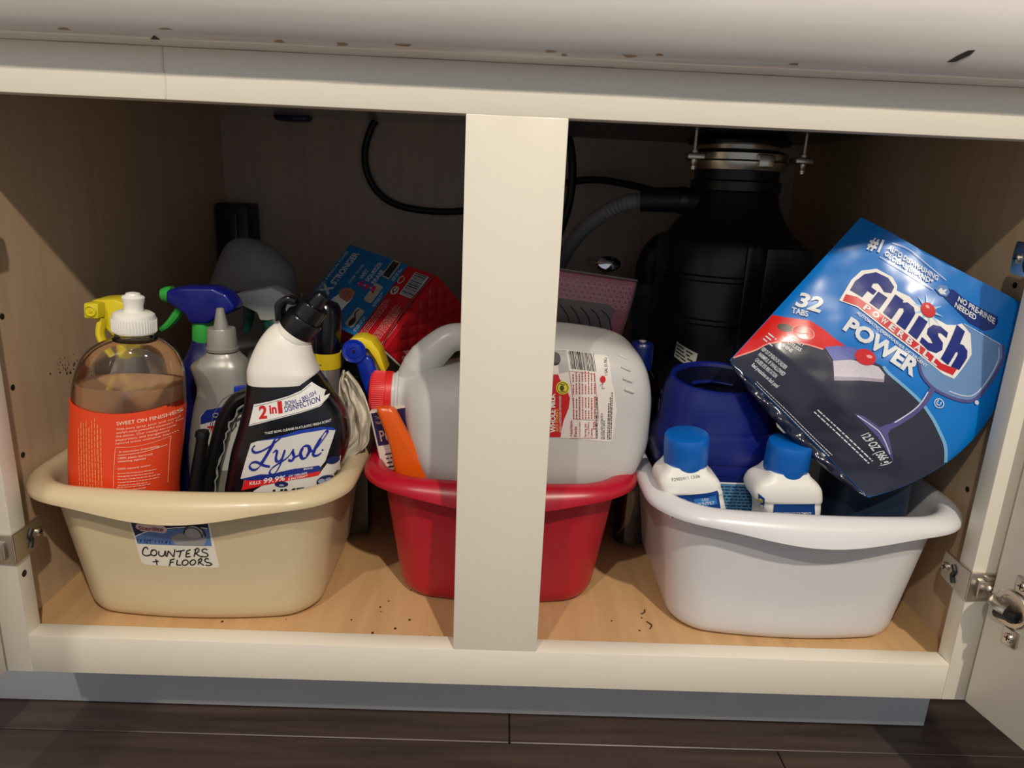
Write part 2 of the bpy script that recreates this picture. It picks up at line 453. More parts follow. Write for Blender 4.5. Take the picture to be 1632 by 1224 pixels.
# countertop with a thick rounded front edge
prof = [(.62, .4925), (.02, .4925), (-.012, .4925), (-.0205, .4935), (-.0265, .497), (-.034, .505), (-.0405, .516), (-.044, .530), (-.043, .545), (-.038, .557), (-.028, .566), (-.01, .571), (.62, .572)]
prof = [prof[0], prof[1]]+cr(prof[2:12], 4, False)+[prof[12]]
R = random.Random(3); xs = [-1.0+i*.0125 for i in range(161)]
rings = []
for x in xs:
    rings.append([(x, y+(.0002*math.sin(x*31)+.0001*math.sin(x*77) if y < .01 and z < .53 else 0), z+(.0001*math.sin(x*53+y*90) if y < 0 else 0)) for y, z in prof])
ctm = M('counter_marble', (214, 209, 205), .18, var=.05, scale=7, stretch=(.35, 3, 8), bump=.10, bscale=14, coat=.2)
ct = obj('countertop', skin(rings, closed=True), ctm, None, 60)
tag(ct, 'glossy off-white countertop with thick rounded chipped front edge above the cabinet', 'countertop')
bmc = bmesh.new(); bmc.from_mesh(ct.data)
csurf = bsurf(bmc)
for x, z, a, b in ((-.31, .4965, .006, .0014), (-.165, .4955, .005, .0016), (-.123, .4955, .006, .0018), (-.08, .4965, .008, .0013), (.075, .4965, .007, .0016), (.095, .498, .004, .0014), (.02, .497, .006, .0012), (-.24, .499, .007, .0010), (.19, .4965, .005, .0013), (.03, .4955, .003, .0016)):
    a *= .62; b *= .62
    Ink(csurf, .0002).poly([(x+a*math.cos(t)*(1+.4*math.sin(3*t+x*90)), z+b*math.sin(t)*(1+.3*math.cos(2*t))) for t in (2*PI*i/14 for i in range(14))]).done('stain', M('counter_stain', (164, 136, 106), .4, var=.3, scale=250), ct)
Ink(csurf, .0004).poly([(.292, .5015), (.298, .5020), (.305, .506), (.307, .509), (.302, .5085), (.296, .505)]).done('chip', M('counter_chip', (52, 44, 40), .7), ct)
Ink(csurf, .0004).poly([(-.2545, .4935), (-.2475, .4935), (-.250, .4955)]).done('chip', MATS['counter_chip'], ct)
bmc.free()
st = Ink(lambda x, y, h: V((x, -.0002-h, y)), .0001)
st.stroke([(-.2565, .4920), (-.257, .478), (-.256, .470), (-.2568, .4575)], .0011)
st.done('drip_stain', M('drip', (218, 209, 192), .5), cab)

# sink bowl above the right opening
bm = loft([(.4915, .03, .42), (.478, .045, .405), (.4745, .07, .38)], .32, .17, 7, 56)
snk = obj('sink_bowl', bm, M('sink_steel', (120, 120, 126), .35, .9), None)
tag(snk, 'dark steel underside of the sink bowl above the disposal', 'sink')
# recess right of the toe kick, its darkness put in as a black panel
o = struct('recess_dark_panel', box(.479, 1.4, .30, .32, FZ, .49), black_m)

# ------------------------------------------------------------------ dish pans
def rrect(a, b, r, bow, k=9, m=14):
    P = []
    def side(p, q, cnt):
        for i in range(cnt): P.append((p[0]+(q[0]-p[0])*i/cnt, p[1]+(q[1]-p[1])*i/cnt))
    def arc(cx, cy, t0):
        for i in range(k): t = t0+PI/2*i/k; P.append((cx+r*math.cos(t), cy+r*math.sin(t)))
    side((-a+r, -b), (a-r, -b), m*2); arc(a-r, -b+r, -PI/2)
    side((a, -b+r), (a, b-r), m); arc(a-r, b-r, 0)
    side((a-r, b), (-a+r, b), m*2); arc(-a+r, b-r, PI/2)
    side((-a, b-r), (-a, -b+r), m); arc(-a+r, -b+r, PI)
    return [(x*(1+.012*(1-min(1, abs(y)/b)**2)), y+math.copysign(bow*max(0, 1-(x/a)**2), y)*min(1, abs(y)/b)) for x, y in P]

def dishpan(cx, cy, rot, mat, label, A=.148):
    B, Z0 = .178, -.0068
    t = thing('dishpan', label, 'dishpan', (cx, cy, Z0), 'dishpans on the cabinet floor')
    pr = [(.056, 0, 0), (.046, 0, 0), (.041, .0015, 0), (.0375, .005, 0), (.035, .011, 0), (.0335, .02, 0), (.0265, .07, 0), (.0195, .120, 0), (.0185, .131, 0),
          (.012, .1335, .3), (.005, .1332, 1), (.0015, .1325, 1), (.0003, .1333, 1), (0, .1355, .7), (.0006, .1385, .3), (.003, .1415, .15), (.007, .1448, .05), (.012, .1457, 0), (.0165, .1443, 0), (.0192, .140, 0), (.0207, .134, 0),
          (.0285, .07, 0), (.0360, .02, 0), (.0385, .011, 0), (.0435, .0055, 0), (.056, .003, 0)]
    c, s = math.cos(rot), math.sin(rot)
    rings = []
    for ins, z, lip in pr:
        q = rrect(A-ins, B-ins, max(.02, .054-ins*.6), .012)
        ring = []
        for x, y in q:
            wv = 0
            if lip and abs(y) > B*.72 and abs(x) < .108:
                wv = (.5+.5*math.cos(PI*x/.108))**.8*lip
            yy = y+math.copysign(.006*wv, y)
            ring.append((cx+x*c-yy*s, cy+x*s+yy*c, Z0+z-.0108*wv))
        rings.append(ring)
    bm = skin(rings)
    o = obj('pan_body', bm.copy(), mat, t, 50)
    return t, bm
pan_w = M('pan_white', (222, 221, 224), .28, var=.015, coat=.15)
pan_b = M('pan_beige', (212, 194, 158), .32, var=.02, coat=.1)
pan_r = M('pan_red', (178, 16, 40), .33, var=.04)
tb, bmb = dishpan(-.2885, .192, math.radians(.8), pan_b, 'beige plastic dishpan with a handwritten counters and floors sticker')
tr_, bmr = dishpan(.0, .236, math.radians(0), pan_r, 'red plastic dishpan behind the middle post holding the milk jug', .1365)
tw, bmw = dishpan(.2870, .190, math.radians(-.6), pan_w, 'white plastic dishpan holding dishwasher supplies')

# sticker on the beige pan
tf = aff([-0.399988, 0.000558541, -5.24512e-05], [0.620804, 2.13099e-05, -0.000624706])
sf = bsurf(bmb, tf)
z5 = lambda L: [(180+x/8.16, 823+y/8.16) for x, y in L]
i0 = Ink(sf, .0003, 8).poly(z5([(180, 40), (1225, 40), (1335, 735), (1310, 748), (350, 700), (300, 660)]))
stk = i0.done('sticker', M('sticker_white', (228, 222, 208), .5), tb)
Ink(sf, .0005, 8).poly(z5([(205, 60), (1205, 60), (1245, 420), (275, 392)])).done('sticker_band', M('sticker_navy', (24, 32, 66), .4), stk)
Ink(sf, .0007, 8).poly(z5([(258, 290), (420, 220), (700, 180), (1000, 165), (1215, 185), (1250, 425), (275, 392)])).done('sticker_panel', M('sticker_blue', (92, 122, 176), .4), stk)
Ink(sf, .0008).stroke(z5([(255, 290), (420, 220), (700, 172), (1000, 155), (1205, 178)]), 1.4).done('sticker_line', w_ink, stk)
Ink(sf, .0009).poly(z5([(300, 115), (640, 135), (680, 170), (685, 200), (650, 238), (340, 210), (285, 180), (272, 140)])).done('logo_oval', M('logo_pink', (226, 192, 186), .5), stk)
Ink(sf, .0012, None, True).text('Sterilite', *z5([(312, 192)])[0], 9.6, -.06, 40, .012).done('lettering', M('maroon_ink', (128, 34, 48), .5), stk)
Ink(sf, .0012, None, True).text('12 QT. / 11.4 L', *z5([(280, 362)])[0], 7.0, -.06, 56, .01).done('lettering', M('dnavy_ink', (24, 38, 92), .5), stk)
Ink(sf, .0009).poly(z5([(720, 300), (800, 250), (900, 230), (1180, 270), (1190, 330), (1150, 415), (780, 402), (745, 340)])).done('pan_picture', M('pic_grey', (150, 146, 146), .5), stk)
a1 = Ink(sf, .0011).ell(*z5([(1030, 220)])[0], 14, 10.5, 24, .2); a1.done('plate_picture', M('pic_grey2', (172, 166, 166), .5), stk)
Ink(sf, .0013).stroke(z5([(895, 250), (920, 190), (990, 160), (1070, 180), (1120, 240), (1135, 300)]), 1.5).stroke(z5([(910, 170), (1000, 130), (1090, 150), (1160, 220), (1175, 290)]), 1.8).done('plate_rim', k_ink, stk)
hw = Ink(sf, .0010)
for L in ([(410, 470), (395, 440), (365, 445), (338, 490), (335, 535), (370, 560), (415, 555), (440, 540)],
          [(470, 470), (445, 510), (455, 550), (495, 555), (525, 520), (510, 480), (480, 475), (465, 495)],
          [(555, 490), (550, 540), (580, 565), (620, 545), (640, 485), (640, 550), (650, 570)],
          [(655, 570), (680, 485)], [(680, 485), (745, 575)], [(745, 575), (768, 465)],
          [(780, 495), (850, 485), (895, 475)], [(845, 490), (830, 540), (815, 580)],
          [(925, 485), (912, 530), (905, 575)], [(925, 485), (975, 470)], [(912, 530), (960, 520)], [(905, 575), (970, 565)],
          [(1040, 475), (1025, 525), (1012, 572)], [(1020, 478), (1065, 450), (1082, 475), (1060, 510), (1030, 525)], [(1035, 525), (1075, 555), (1115, 580)],
          [(1190, 478), (1160, 460), (1125, 475), (1130, 505), (1180, 525), (1195, 555), (1160, 575), (1110, 565)],
          [(455, 648), (500, 642), (540, 635)], [(505, 608), (510, 650), (512, 692)],
          [(700, 615), (690, 660), (678, 705)], [(695, 618), (755, 600)], [(690, 655), (740, 645)],
          [(790, 615), (775, 690)], [(775, 690), (840, 690)],
          [(880, 615), (850, 655), (865, 692), (910, 685), (932, 650), (910, 618), (875, 622)],
          [(990, 615), (955, 650), (970, 690), (1010, 680), (1030, 645), (1010, 615), (980, 620)],
          [(1075, 625), (1062, 690)], [(1060, 622), (1100, 598), (1112, 620), (1090, 648), (1068, 655)], [(1075, 655), (1105, 675), (1135, 700)],
          [(1205, 610), (1175, 600), (1150, 620), (1165, 650), (1215, 665), (1238, 685), (1205, 702), (1155, 695)]):
    hw.stroke(z5(L), 1.9)
hw.done('handwriting', k_ink, stk)
bmb.free(); bmr.free(); bmw.free()

# ------------------------------------------------------------------ beige pan: clear soap bottle
t = thing('soap_bottle', 'clear bottle with orange label and white push-pull cap in the beige pan', 'bottle', (-.37, .062, -.003))
YS = .062
def soap(ins=0, top=None):
    rows = [(.2630, -.3458, -.3129, .0155), (.2600, -.3560, -.3045, .021), (.2517, -.3690, -.2952, .026), (.2402, -.3775, -.2906, .029), (.2227, -.3845, -.2893, .031), (.1991, -.3891, -.2912, .032), (.1688, -.3938, -.2959, .032), (.1188, -.4005, -.3052, .032, .002), (.060, -.4010, -.3085, .032, .008), (.010, -.3960, -.3040, .031, .016), (.002, -.3935, -.3065, .028, .017), (-.0015, -.389, -.311, .024, .017)]
    if top: rows = [r for r in rows if r[0] < top-.004]; rows.insert(0, (top, -.3845, -.2893, .031))
    rows = [(r[0], r[1]+ins, r[2]-ins, r[3]-ins, r[4] if len(r) > 4 else 0) for r in rows]
    return loft(rows, YS, .03, 2.2, 56)
bs = soap(); sfull = bs.copy()
obj('bottle_body', bs, clear('clear_pet', (250, 248, 244), .05), t)
obj('neck', lathe((-.3285, YS, .2615), (.05, 0, 1), [(0, .0178), (.002, .0185), (.003, .0165), (.008, .0160), (.012, .0160)], 32), MATS['clear_pet'], t)
obj('soap', soap(.0018, .2225), clear('amber_soap', (246, 220, 190), .0, (246, 196, 148), .80, .2), t)
lab = loft([(.2055, -.3885, -.2907, .0326), (.1991, -.3896, -.2907, .0326), (.1688, -.3943, -.2954, .0326), (.1188, -.4010, -.3047, .0326, .002), (.060, -.4015, -.3080, .0326, .008), (.030, -.399, -.306, .0326, .013)], YS, .03, 2.2, 64, 3)
# the label top dips at the front: shape it
for v in lab.verts:
    if v.co.z > .2: v.co.z += -.003+.006*min(1, abs((v.co.x+.340)/.045))**2
so = lab.copy()
lo = obj('label', lab, M('orange_label', (232, 72, 36), .4, var=.02), t)
tf = aff([-0.396319, 0.000540578, -5.84447e-05], [0.578069, 2.15859e-05, -0.000576511])
sf = bsurf(so, tf)
z1 = lambda x, y: (100+x/5.1, 560+y/5.1)
i1 = Ink(sf, .0006, 6, True)
i1.text('SWEET ON FINISHES.', *z1(442, 592), 8.2, .09, 83, .012)
for k, L in enumerate(('With every spray, pour and scrub', "world's most powerful cleaners for", 'the planet. Our ready-to-use', 'peppermint, and bergamot', 'natural shine without harm')):
    i1.text(L, *z1(440-k*2, 632+k*29), 5.0, .085, (82, 84, 78, 72, 80)[k])
i1.text('A non-toxic friendship', *z1(458, 818), 4.6, .06, 56, .008).stroke([z1(452, 838), z1(620, 826), z1(785, 797)], .9)
i1.text('100% plant-derived', *z1(452, 872), 4.8, .05, 48, .008).text('cleaning agents', *z1(450, 898), 4.8, .05, 40, .008)
i1.text('100% natural scent', *z1(448, 962), 4.6, .04, 46, .008)
i1.stroke([z1(405, 1140), z1(415, 960), z1(430, 775)], .5, 3).stroke([z1(430, 775), z1(620, 768), z1(805, 732)], .5).stroke([z1(805, 732), z1(792, 900), z1(775, 1140)], .5, 3)
i1.lines(*z1(444, 990), 58, 5, 5.0, 1.1, 3); i1.lines(*z1(436, 1110), 58, 2, 5, 1.1, 5)
i1.lines(*z1(840, 745), 11, 9, 5.4, 1.0, 6)
i1.done('lettering', M('peach_ink', (250, 214, 190), .5), lo)
i2 = Ink(sf, .0006, 6, True); R = random.Random(1)
for k in range(9):
    x = 106+k*25; y = 1130
    while y > (600 if k else 640)+R.uniform(-40, 60):
        l = R.uniform(18, 60); i2.rect(*z1(x+k*.4, y-l), *z1(x+7+k*.4, y)); y -= l+9
i2.done('lettering', M('ochre_ink', (236, 160, 92), .5), lo)
so.free(); sfull.free()
ax = V((.055, 0, 1)).normalized(); o0 = V((-.3283, YS, .2685))
bm = lathe(o0, ax, [(0, .0165), (0, .0173), (.0012, .0178), (.013, .0178), (.0165, .0165), (.0185, .0135), (.0190, .0085)], 40)
cp = obj('cap', bm, white_pl, t)
bm = None; x_, y_, d_ = frame(ax)
for i in range(48):
    a = 2*PI*i/48; c = o0+(x_*math.cos(a)+y_*math.sin(a))*.0178
    bm = lathe(c+d_*.0015, d_, [(0, .0005), (.011, .0005)], 5, bm)
rb = obj('cap_ribs', bm, white_pl, cp); rb['kind'] = 'stuff'
obj('spout', lathe(o0+d_*.018, ax, [(0, .0080), (.006, .0078), (.0095, .0088), (.0128, .0093), (.0140, .0085), (.0150, .0062), (.0165, .0055), (.0172, .003)], 32), white_pl, cp)

# yellow trigger sprayer behind the soap bottle
t = thing('spray_bottle', 'spray bottle with lime yellow trigger head half hidden behind the clear soap bottle', 'spray bottle', (-.375, .135, -.003))
obj('sprayer_head', prism([(-.3985, .2700), (-.3965, .2850), (-.374, .287), (-.362, .283), (-.3605, .262), (-.352, .240), (-.366, .236), (-.380, .252), (-.390, .262)], .118, .150, .003), yel2_pl, t)
n = obj('nozzle', prism([(-.3975, .2695), (-.3962, .2842), (-.3825, .2842), (-.3835, .2695)], .106, .120, .0018), yel2_pl, t)
obj('nozzle_ring', lathe((-.390, .1062, .277), (0, -1, 0), [(0, .0054), (.0012, .0054), (.0016, .0045), (.0006, .004), (.0006, .002), (.0015, .0016)], 20), yel2_pl, n)
obj('trigger', tube([(-.386, .118, .268), (-.388, .114, .254), (-.384, .113, .242), (-.379, .114, .232)], [.006, .0058, .0055, .004], 10, flat=.6), yel2_pl, t)
obj('collar', lathe((-.371, .132, .228), (0, 0, 1), [(0, .0118), (.012, .0118), (.014, .010)], 28), yel2_pl, t)
obj('bottle_body', loft([(.230, -.382, -.360, .011), (.215, -.388, -.358, .017), (.195, -.393, -.3575, .022), (.1, -.394, -.3575, .023), (.002, -.389, -.3575, .022)], .132, .027, 2.6), clear('milky_bottle', (235, 235, 235), .03, (208, 206, 202), .6, .3), t)

# navy spray bottle with green trigger
t = thing('spray_bottle', 'dark blue spray bottle with bright green nozzle, trigger and collar', 'spray bottle', (-.315, .17, -.003))
Y0 = .174
obj('sprayer_head', prism([(-.3455, .2785), (-.344, .2905), (-.328, .294), (-.297, .295), (-.284, .289), (-.2755, .277), (-.278, .2705), (-.295, .2645), (-.305, .257), (-.324, .257), (-.3262, .2655), (-.333, .2705)], Y0-.014, Y0+.014, .005, None, 3), navy_pl, t)
obj('nozzle', lathe((-.343, Y0, .2845), (-1, 0, -.1), [(0, .0085), (.006, .0082), (.011, .0065), (.0125, .004)], 20), green_pl, t)
obj('trigger', tube([(-.335, Y0, .272), (-.342, Y0, .262), (-.351, Y0, .252), (-.3585, Y0, .247)], [.006, .006, .005, .0035], 10, flat=.8), green_pl, t)
obj('collar', lathe((-.3155, Y0, .2365), (.06, 0, 1), [(0, .0105), (.002, .0112), (.018, .0108), (.022, .0095)], 28), green_pl, t)
obj('bottle_body', loft([(.2385, -.326, -.3065, .010), (.228, -.330, -.303, .013), (.208, -.339, -.2985, .02), (.173, -.3445, -.2975, .021), (.09, -.3535, -.30, .021), (.002, -.355, -.302, .021), (-.001, -.351, -.306, .018)], Y0, .025, 2.5), dnavy_pl, t)

# silver-grey bottle with pointed cap
t = thing('polish_bottle', 'silver grey squeeze bottle with pointed twist cap behind the curved black piece', 'bottle', (-.285, .13, -.003))
rows = [(.2372, -.2925, -.2648, .0135), (.2340, -.2955, -.262, .015), (.2295, -.3023, -.2578, .018), (.223, -.3090, -.2546, .021), (.2115, -.3061, -.2532, .022), (.1986, -.304, -.2521, .022), (.1787, -.3095, -.2519, .022), (.1517, -.315, -.2533, .022), (.1173, -.3185, -.2545, .022), (.01, -.320, -.256, .022), (-.001, -.316, -.26, .018)]
bm = loft(rows, .13, .022, 2.8); b2 = bm.copy()
bb = obj('bottle_body', bm, silver_pl, t)
sf = bsurf(b2)
l0 = Ink(sf, .0004, .006).poly([(-.297, .176), (-.290, .183), (-.262, .191), (-.2545, .192), (-.256, .12), (-.30, .12)]).done('label', M('label_white', (214, 212, 208), .45), t)
Ink(sf, .0006, .006).poly([(-.2965, .1755), (-.290, .183), (-.262, .1905), (-.256, .1912), (-.2575, .1815), (-.297, .1675)]).done('label_band', M('label_royal', (24, 44, 130), .4), l0)
Ink(sf, .0008).text('Clean &', -.2835, .1755, .0065, .22, .022, .01).done('lettering', w_ink, l0)
Ink(sf, .0008).text('T', -.289, .158, .012, .15, .009, .03).text('Tre', -.278, .160, .006, .15, .010, .02).done('lettering', r_ink, l0)
b2.free()
obj('blue_tab', loft([(.208, -.262, -.2505, .004), (.196, -.263, -.2505, .004), (.1935, -.263, -.2505, .004)], .1105, .004, 4), blue_pl, t)
c0 = V((-.279, .13, .2385))
cp = obj('cap', lathe(c0, (.01, 0, 1), [(0, .0148), (.003, .0152), (.0035, .0143), (.021, .0132), (.0225, .0125), (.0228, .0095)], 36), silver_pl, t)
obj('tip', lathe(c0+V((0, 0, .0225)), (.01, 0, 1), [(0, .0068), (.004, .0062), (.0185, .0036), (.0195, .0025)], 24), silver_pl, cp)

# ------------------------------------------------------------------ toilet-bowl cleaner
t = thing('cleaner_bottle', 'black toilet bowl cleaner bottle with white slanted neck and black nozzle cap', 'bottle', (-.205, .08, -.003))
YL = .078
rows = [(.2360, -.2340, -.1735, .0225), (.2235, -.2362, -.1650, .0245), (.2056, -.239, -.1530, .026), (.1934, -.242, -.1470, .027), (.1748, -.2477, -.1445, .0275), (.1557, -.2542, -.1480, .0275), (.1299, -.2599, -.1573, .0275), (.1102, -.263, -.1630, .0275), (.05, -.264, -.176, .0275, .004), (.006, -.2645, -.184, .0265, .008), (-.002, -.260, -.189, .022, .008)]
bm = loft(rows, YL, .027, 2.9, 64, 5); bl = bm.copy()
bb = obj('bottle_body', bm, M('black_bottle', (15, 15, 22), .2, var=.1, coat=.12), t)
# white neck: sections turning from level to tilted
P = [((-.2040, .2270), .0310, -.06), ((-.2035, .2350), .0312, .02), ((-.2020, .2440), .0290, .18), ((-.1995, .2540), .0258, .36), ((-.1965, .2625), .0222, .50), ((-.1932, .2690), .0182, .60)]
def tilt_ring(c, r, ang, seg=40, dy=.85):
    nn = 2.9-min(.85, max(0, ang)*1.6)
    return [(c[0]+q[0]*math.cos(ang), YL+q[1], c[1]-q[0]*math.sin(ang)) for q in (sup(2*PI*i/seg, r, r*dy, nn) for i in range(seg))]
rings = []
fl_ = cr([(p[0][0], p[0][1], p[1], p[2]) for p in P], 4)
for x, z, r, a in fl_: rings.append(tilt_ring((x, z), r, a, 56, .83))
# collar dips at the front
for i, ring in enumerate(rings[:5]):
    rings[i] = [(x, y, z-.0015*max(0, (YL-y)/.026)*(1-i/5)) for x, y, z in ring]
nk = obj('neck', skin(rings), M('white_neck', (236, 233, 226), .38, var=.02), t)
ad = V((math.sin(.62), 0, math.cos(.62))); c0 = V((-.1928, YL, .2690))
obj('neck_ring', lathe(c0-ad*.002, ad, [(0, .0172), (.0055, .0165), (.0065, .0155)], 36), MATS['white_neck'], t)
cp = obj('cap', lathe(c0+ad*.003, ad, [(0, .0160), (.0005, .0168), (.0145, .0170), (.0165, .0160), (.0170, .0140), (.0185, .0136), (.029, .0134), (.0305, .0128), (.031, .010)], 40), black_pl, t)
obj('nozzle_tip', lathe(c0+ad*.0335, ad, [(0, .0078), (.010, .0066), (.0125, .0055), (.0135, .003)], 24), black_pl, cp)
obj('child_lock_tab', prism([(-.2075, .2800), (-.2080, .2960), (-.2030, .3020), (-.1950, .3040), (-.1870, .3010), (-.1900, .2960), (-.1975, .2975), (-.2015, .2925), (-.2010, .283)], YL-.008, YL+.008, .002), black_pl, cp)
obj('spike', lathe(c0+ad*.030+V((-.0085, 0, .008)), V((-.2, 0, 1)), [(0, .0014), (.006, .0008)], 8), black_pl, cp)
tf = aff([-0.435, 0.000562079, -2.43675e-05], [0.584654, 2.24178e-05, -0.000597442])
sf = bsurf(bl, tf)
za = lambda L: [(380+x/5.83, 590+y/5.83) for x, y in L]
l0 = Ink(sf, .0004, 6).poly(za([(105, 680), (170, 655), (400, 615), (600, 570), (790, 548), (882, 572), (860, 660), (800, 855), (760, 905), (740, 985), (500, 1020), (200, 1075), (10, 1130), (40, 1020), (0, 1020), (50, 850)])).done('label', M('label_white', (214, 212, 208), .45), t)
Ink(sf, .0004, 6).poly(za([(735, 990), (830, 860), (890, 870), (925, 830), (900, 1010), (850, 1180), (700, 1240), (100, 1240), (130, 1130), (220, 1072), (500, 1020)])).done('label_foot', M('label_white', (214, 212, 208), .45), l0)
Ink(sf, .0006, 6).poly(za([(175, 652), (400, 600), (560, 548), (760, 525), (850, 540), (890, 575), (790, 552), (600, 575), (400, 620)])).done('label_arc', M('label_cobalt', (28, 62, 168), .35), l0)
Ink(sf, .0006, 6).poly(za([(0, 1022), (200, 965), (300, 965), (390, 940), (520, 912), (740, 890), (765, 915), (745, 950), (520, 985), (250, 1020), (40, 1030)])).done('label_band', M('label_royal', (24, 44, 130), .4), l0)
Ink(sf, .0008, 6).poly(za([(42, 1030), (250, 1018), (500, 985), (740, 948), (758, 962), (735, 990), (500, 1018), (220, 1072), (10, 1130)])).done('label_ribbon', M('label_red', (214, 36, 38), .4), l0)
Ink(sf, .0005, 6).poly(za([(130, 325), (300, 285), (460, 240), (570, 195), (645, 135), (810, 272), (740, 345), (560, 395), (300, 460), (82, 525)])).done('banner', w_ink, l0)
ln = Ink(sf, .0007)
ln.stroke(za([(135, 342), (300, 298), (460, 252), (570, 208), (640, 155)]), .55).stroke(za([(90, 512), (300, 450), (560, 385), (735, 335), (798, 275)]), .55).done('banner_line', k_ink, l0)
R2 = Ink(sf, .0008, None, True)
R2.text('2', *za([(185, 447)])[0], 27, .13, 14, .035, .1).text('in', *za([(288, 398)])[0], 19, .12, 11.5, .035).text('1', *za([(368, 392)])[0], 25, .12, 7, .04).done('lettering', r_ink, l0)
N2 = Ink(sf, .0008, None, True)
N2.text('BOWL +', *za([(432, 325)])[0], 9.5, .17, 25, .006).text('BRUSH', *za([(590, 290)])[0], 9.5, .42, 20, .006).text('DISINFECTION', *za([(432, 384)])[0], 12.5, .26, 54, .008).done('lettering', n_ink, l0)
W2 = Ink(sf, .0010, None, True)
W2.text('TOILET BOWL CLEANER IN ATLANTIC FRESH SCENT', *za([(245, 588)])[0], 5.2, .17, 104, .012)
W2.text('KILLS', *za([(92, 1072)])[0], 7.5, .17, 20, .012, .3).text('99.9%', *za([(232, 1052)])[0], 11.5, .16, 37, .015, .3).text('OF VIRUSES', *za([(468, 992)])[0], 4.6, .16, 30, .01, .3).text('& BACTERIA**', *za([(462, 1020)])[0], 4.6, .16, 32, .01, .3).text('BRAND', *za([(605, 925)])[0], 4.2, .1, 15, .01, .2)
W2.done('lettering', w_ink, l0)
K2 = Ink(sf, .0008, None, True)
K2.text('LIME', *za([(300, 1215)])[0], 24, .06, 54, .04, .2).done('lettering', k_ink, l0)
sc = Ink(sf, .0010)
pen = (-.9, .28)
for L in ([(150, 695), (128, 715), (125, 745), (160, 760), (230, 735), (310, 685), (365, 640), (388, 620), (375, 610), (345, 625), (305, 690), (262, 775), (215, 860), (165, 915), (118, 922), (95, 895), (115, 860), (165, 850), (230, 878), (290, 890)],
          [(318, 760), (345, 738), (360, 752), (345, 800), (352, 838), (385, 828), (425, 770)],
          [(432, 728), (415, 790), (388, 870), (345, 945), (308, 968), (288, 945), (310, 905), (370, 860), (440, 815), (480, 775), (512, 722)],
          [(512, 722), (505, 760), (520, 800), (500, 832), (462, 828)],
          [(520, 800), (560, 780), (580, 740)],
          [(625, 690), (590, 715), (572, 770), (592, 812), (632, 800), (665, 745), (655, 700), (622, 692)],
          [(655, 705), (680, 745), (725, 715), (780, 640), (815, 582), (800, 570), (765, 615), (715, 710), (690, 765), (705, 792), (740, 785), (765, 765)]):
    sc.stroke(za(L), 4.6, 6, pen)
sc.stroke(za([(340, 640), (290, 730), (230, 830), (200, 870)]), 4.6).stroke(za([(360, 745), (348, 800), (355, 828)]), 3.6).stroke(za([(430, 740), (410, 800), (385, 868)]), 3.4).stroke(za([(598, 712), (580, 760), (594, 805)]), 3.6).stroke(za([(650, 705), (655, 745), (635, 792)]), 3.6).stroke(za([(760, 630), (715, 710), (695, 765)]), 4.2)
sc.stroke(za([(508, 745), (518, 790), (505, 825)]), 3.6)
sc.ell(*za([(775, 742)])[0], 1.5).done('lettering', M('script_blue', (24, 40, 148), .35), l0)
bu = Ink(sf, .0009, 5)
bu.ell(*za([(398, 1060)])[0], 11, 5, 24).ell(*za([(790, 1055)])[0], 12.5, 9.5, 24, -.2).ell(*za([(862, 855)])[0], 9, 7).done('bubble', M('bubble_navy', (26, 36, 84), .25), l0)
Ink(sf, .0011).ell(*za([(760, 1050)])[0], 5, 4).ell(*za([(815, 1045)])[0], 4, 3).ell(*za([(400, 1068)])[0], 4, 1.6).done('bubble_shine', M('bubble_shine', (150, 160, 190), .3), l0)
bl.free()

# black spray can behind it
t = thing('aerosol_can', 'grey aerosol can with tall black cap and yellow band behind the black bottle', 'spray can', (-.187, .165, -.003))
XC, YC = -.1885, .165
CD = V((.0145, -.005, .2355)).normalized(); C0 = V((XC, YC, .2335))
obj('can_body', lathe(C0-CD*.2365, CD, [(0, .015), (.001, .0172), (.004, .0176), (.223, .0176), (.226, .0160)], 36), can_grey, t)
bnd = obj('band', lathe(C0-CD*.016, CD, [(0, .0172), (0, .0182), (.0165, .0182), (.0165, .0172)], 36), yellow_pl, t)
obj('cap', lathe(C0, CD, [(0, .0172), (.040, .0170), (.046, .0158), (.0505, .0130), (.0525, .008), (.053, .002)], 36), M('navy_black_cap', (9, 10, 20), .2, coat=.12), t)
Ink(lambda x, y, h: V((XC+.0184*math.sin(x/.0182), YC-.0184*math.cos(x/.0182), y))).lines(-.0045, .2232, .009, 1, .001, .0009, 2).done('lettering', k_ink, bnd)

# white trigger sprayer with green nozzle
t = thing('spray_bottle', 'spray bottle with white head and dark green nozzle, trigger and collar', 'spray bottle', (-.265, .25, -.003))
obj('sprayer_head', prism([(-.3004, .2690), (-.3010, .2786), (-.2602, .288), (-.2499, .2835), (-.2343, .2714), (-.240, .2500), (-.2745, .2500), (-.2763, .2583), (-.2886, .2640)], .226, .254, .003), M('sprayer_white', (205, 208, 208), .4), t)
obj('nozzle', prism([(-.3075, .2690), (-.3080, .2775), (-.3000, .2796), (-.2985, .2680)], .229, .251, .0015), dgreen_pl, t)
obj('trigger', tube([(-.290, .24, .265), (-.2905, .24, .250), (-.294, .24, .234)], [.007, .006, .004], 10, flat=.9), dgreen_pl, t)
obj('collar', lathe((-.2575, .24, .228), (0, 0, 1), [(0, .0165), (.020, .0165), (.024, .014)], 28), dgreen_pl, t)
obj('bottle_body', loft([(.23, -.272, -.243, .014), (.215, -.28, -.235, .02), (.19, -.287, -.228, .027), (.002, -.287, -.228, .027)], .24, .027, 2.6), dgreen_pl, t)

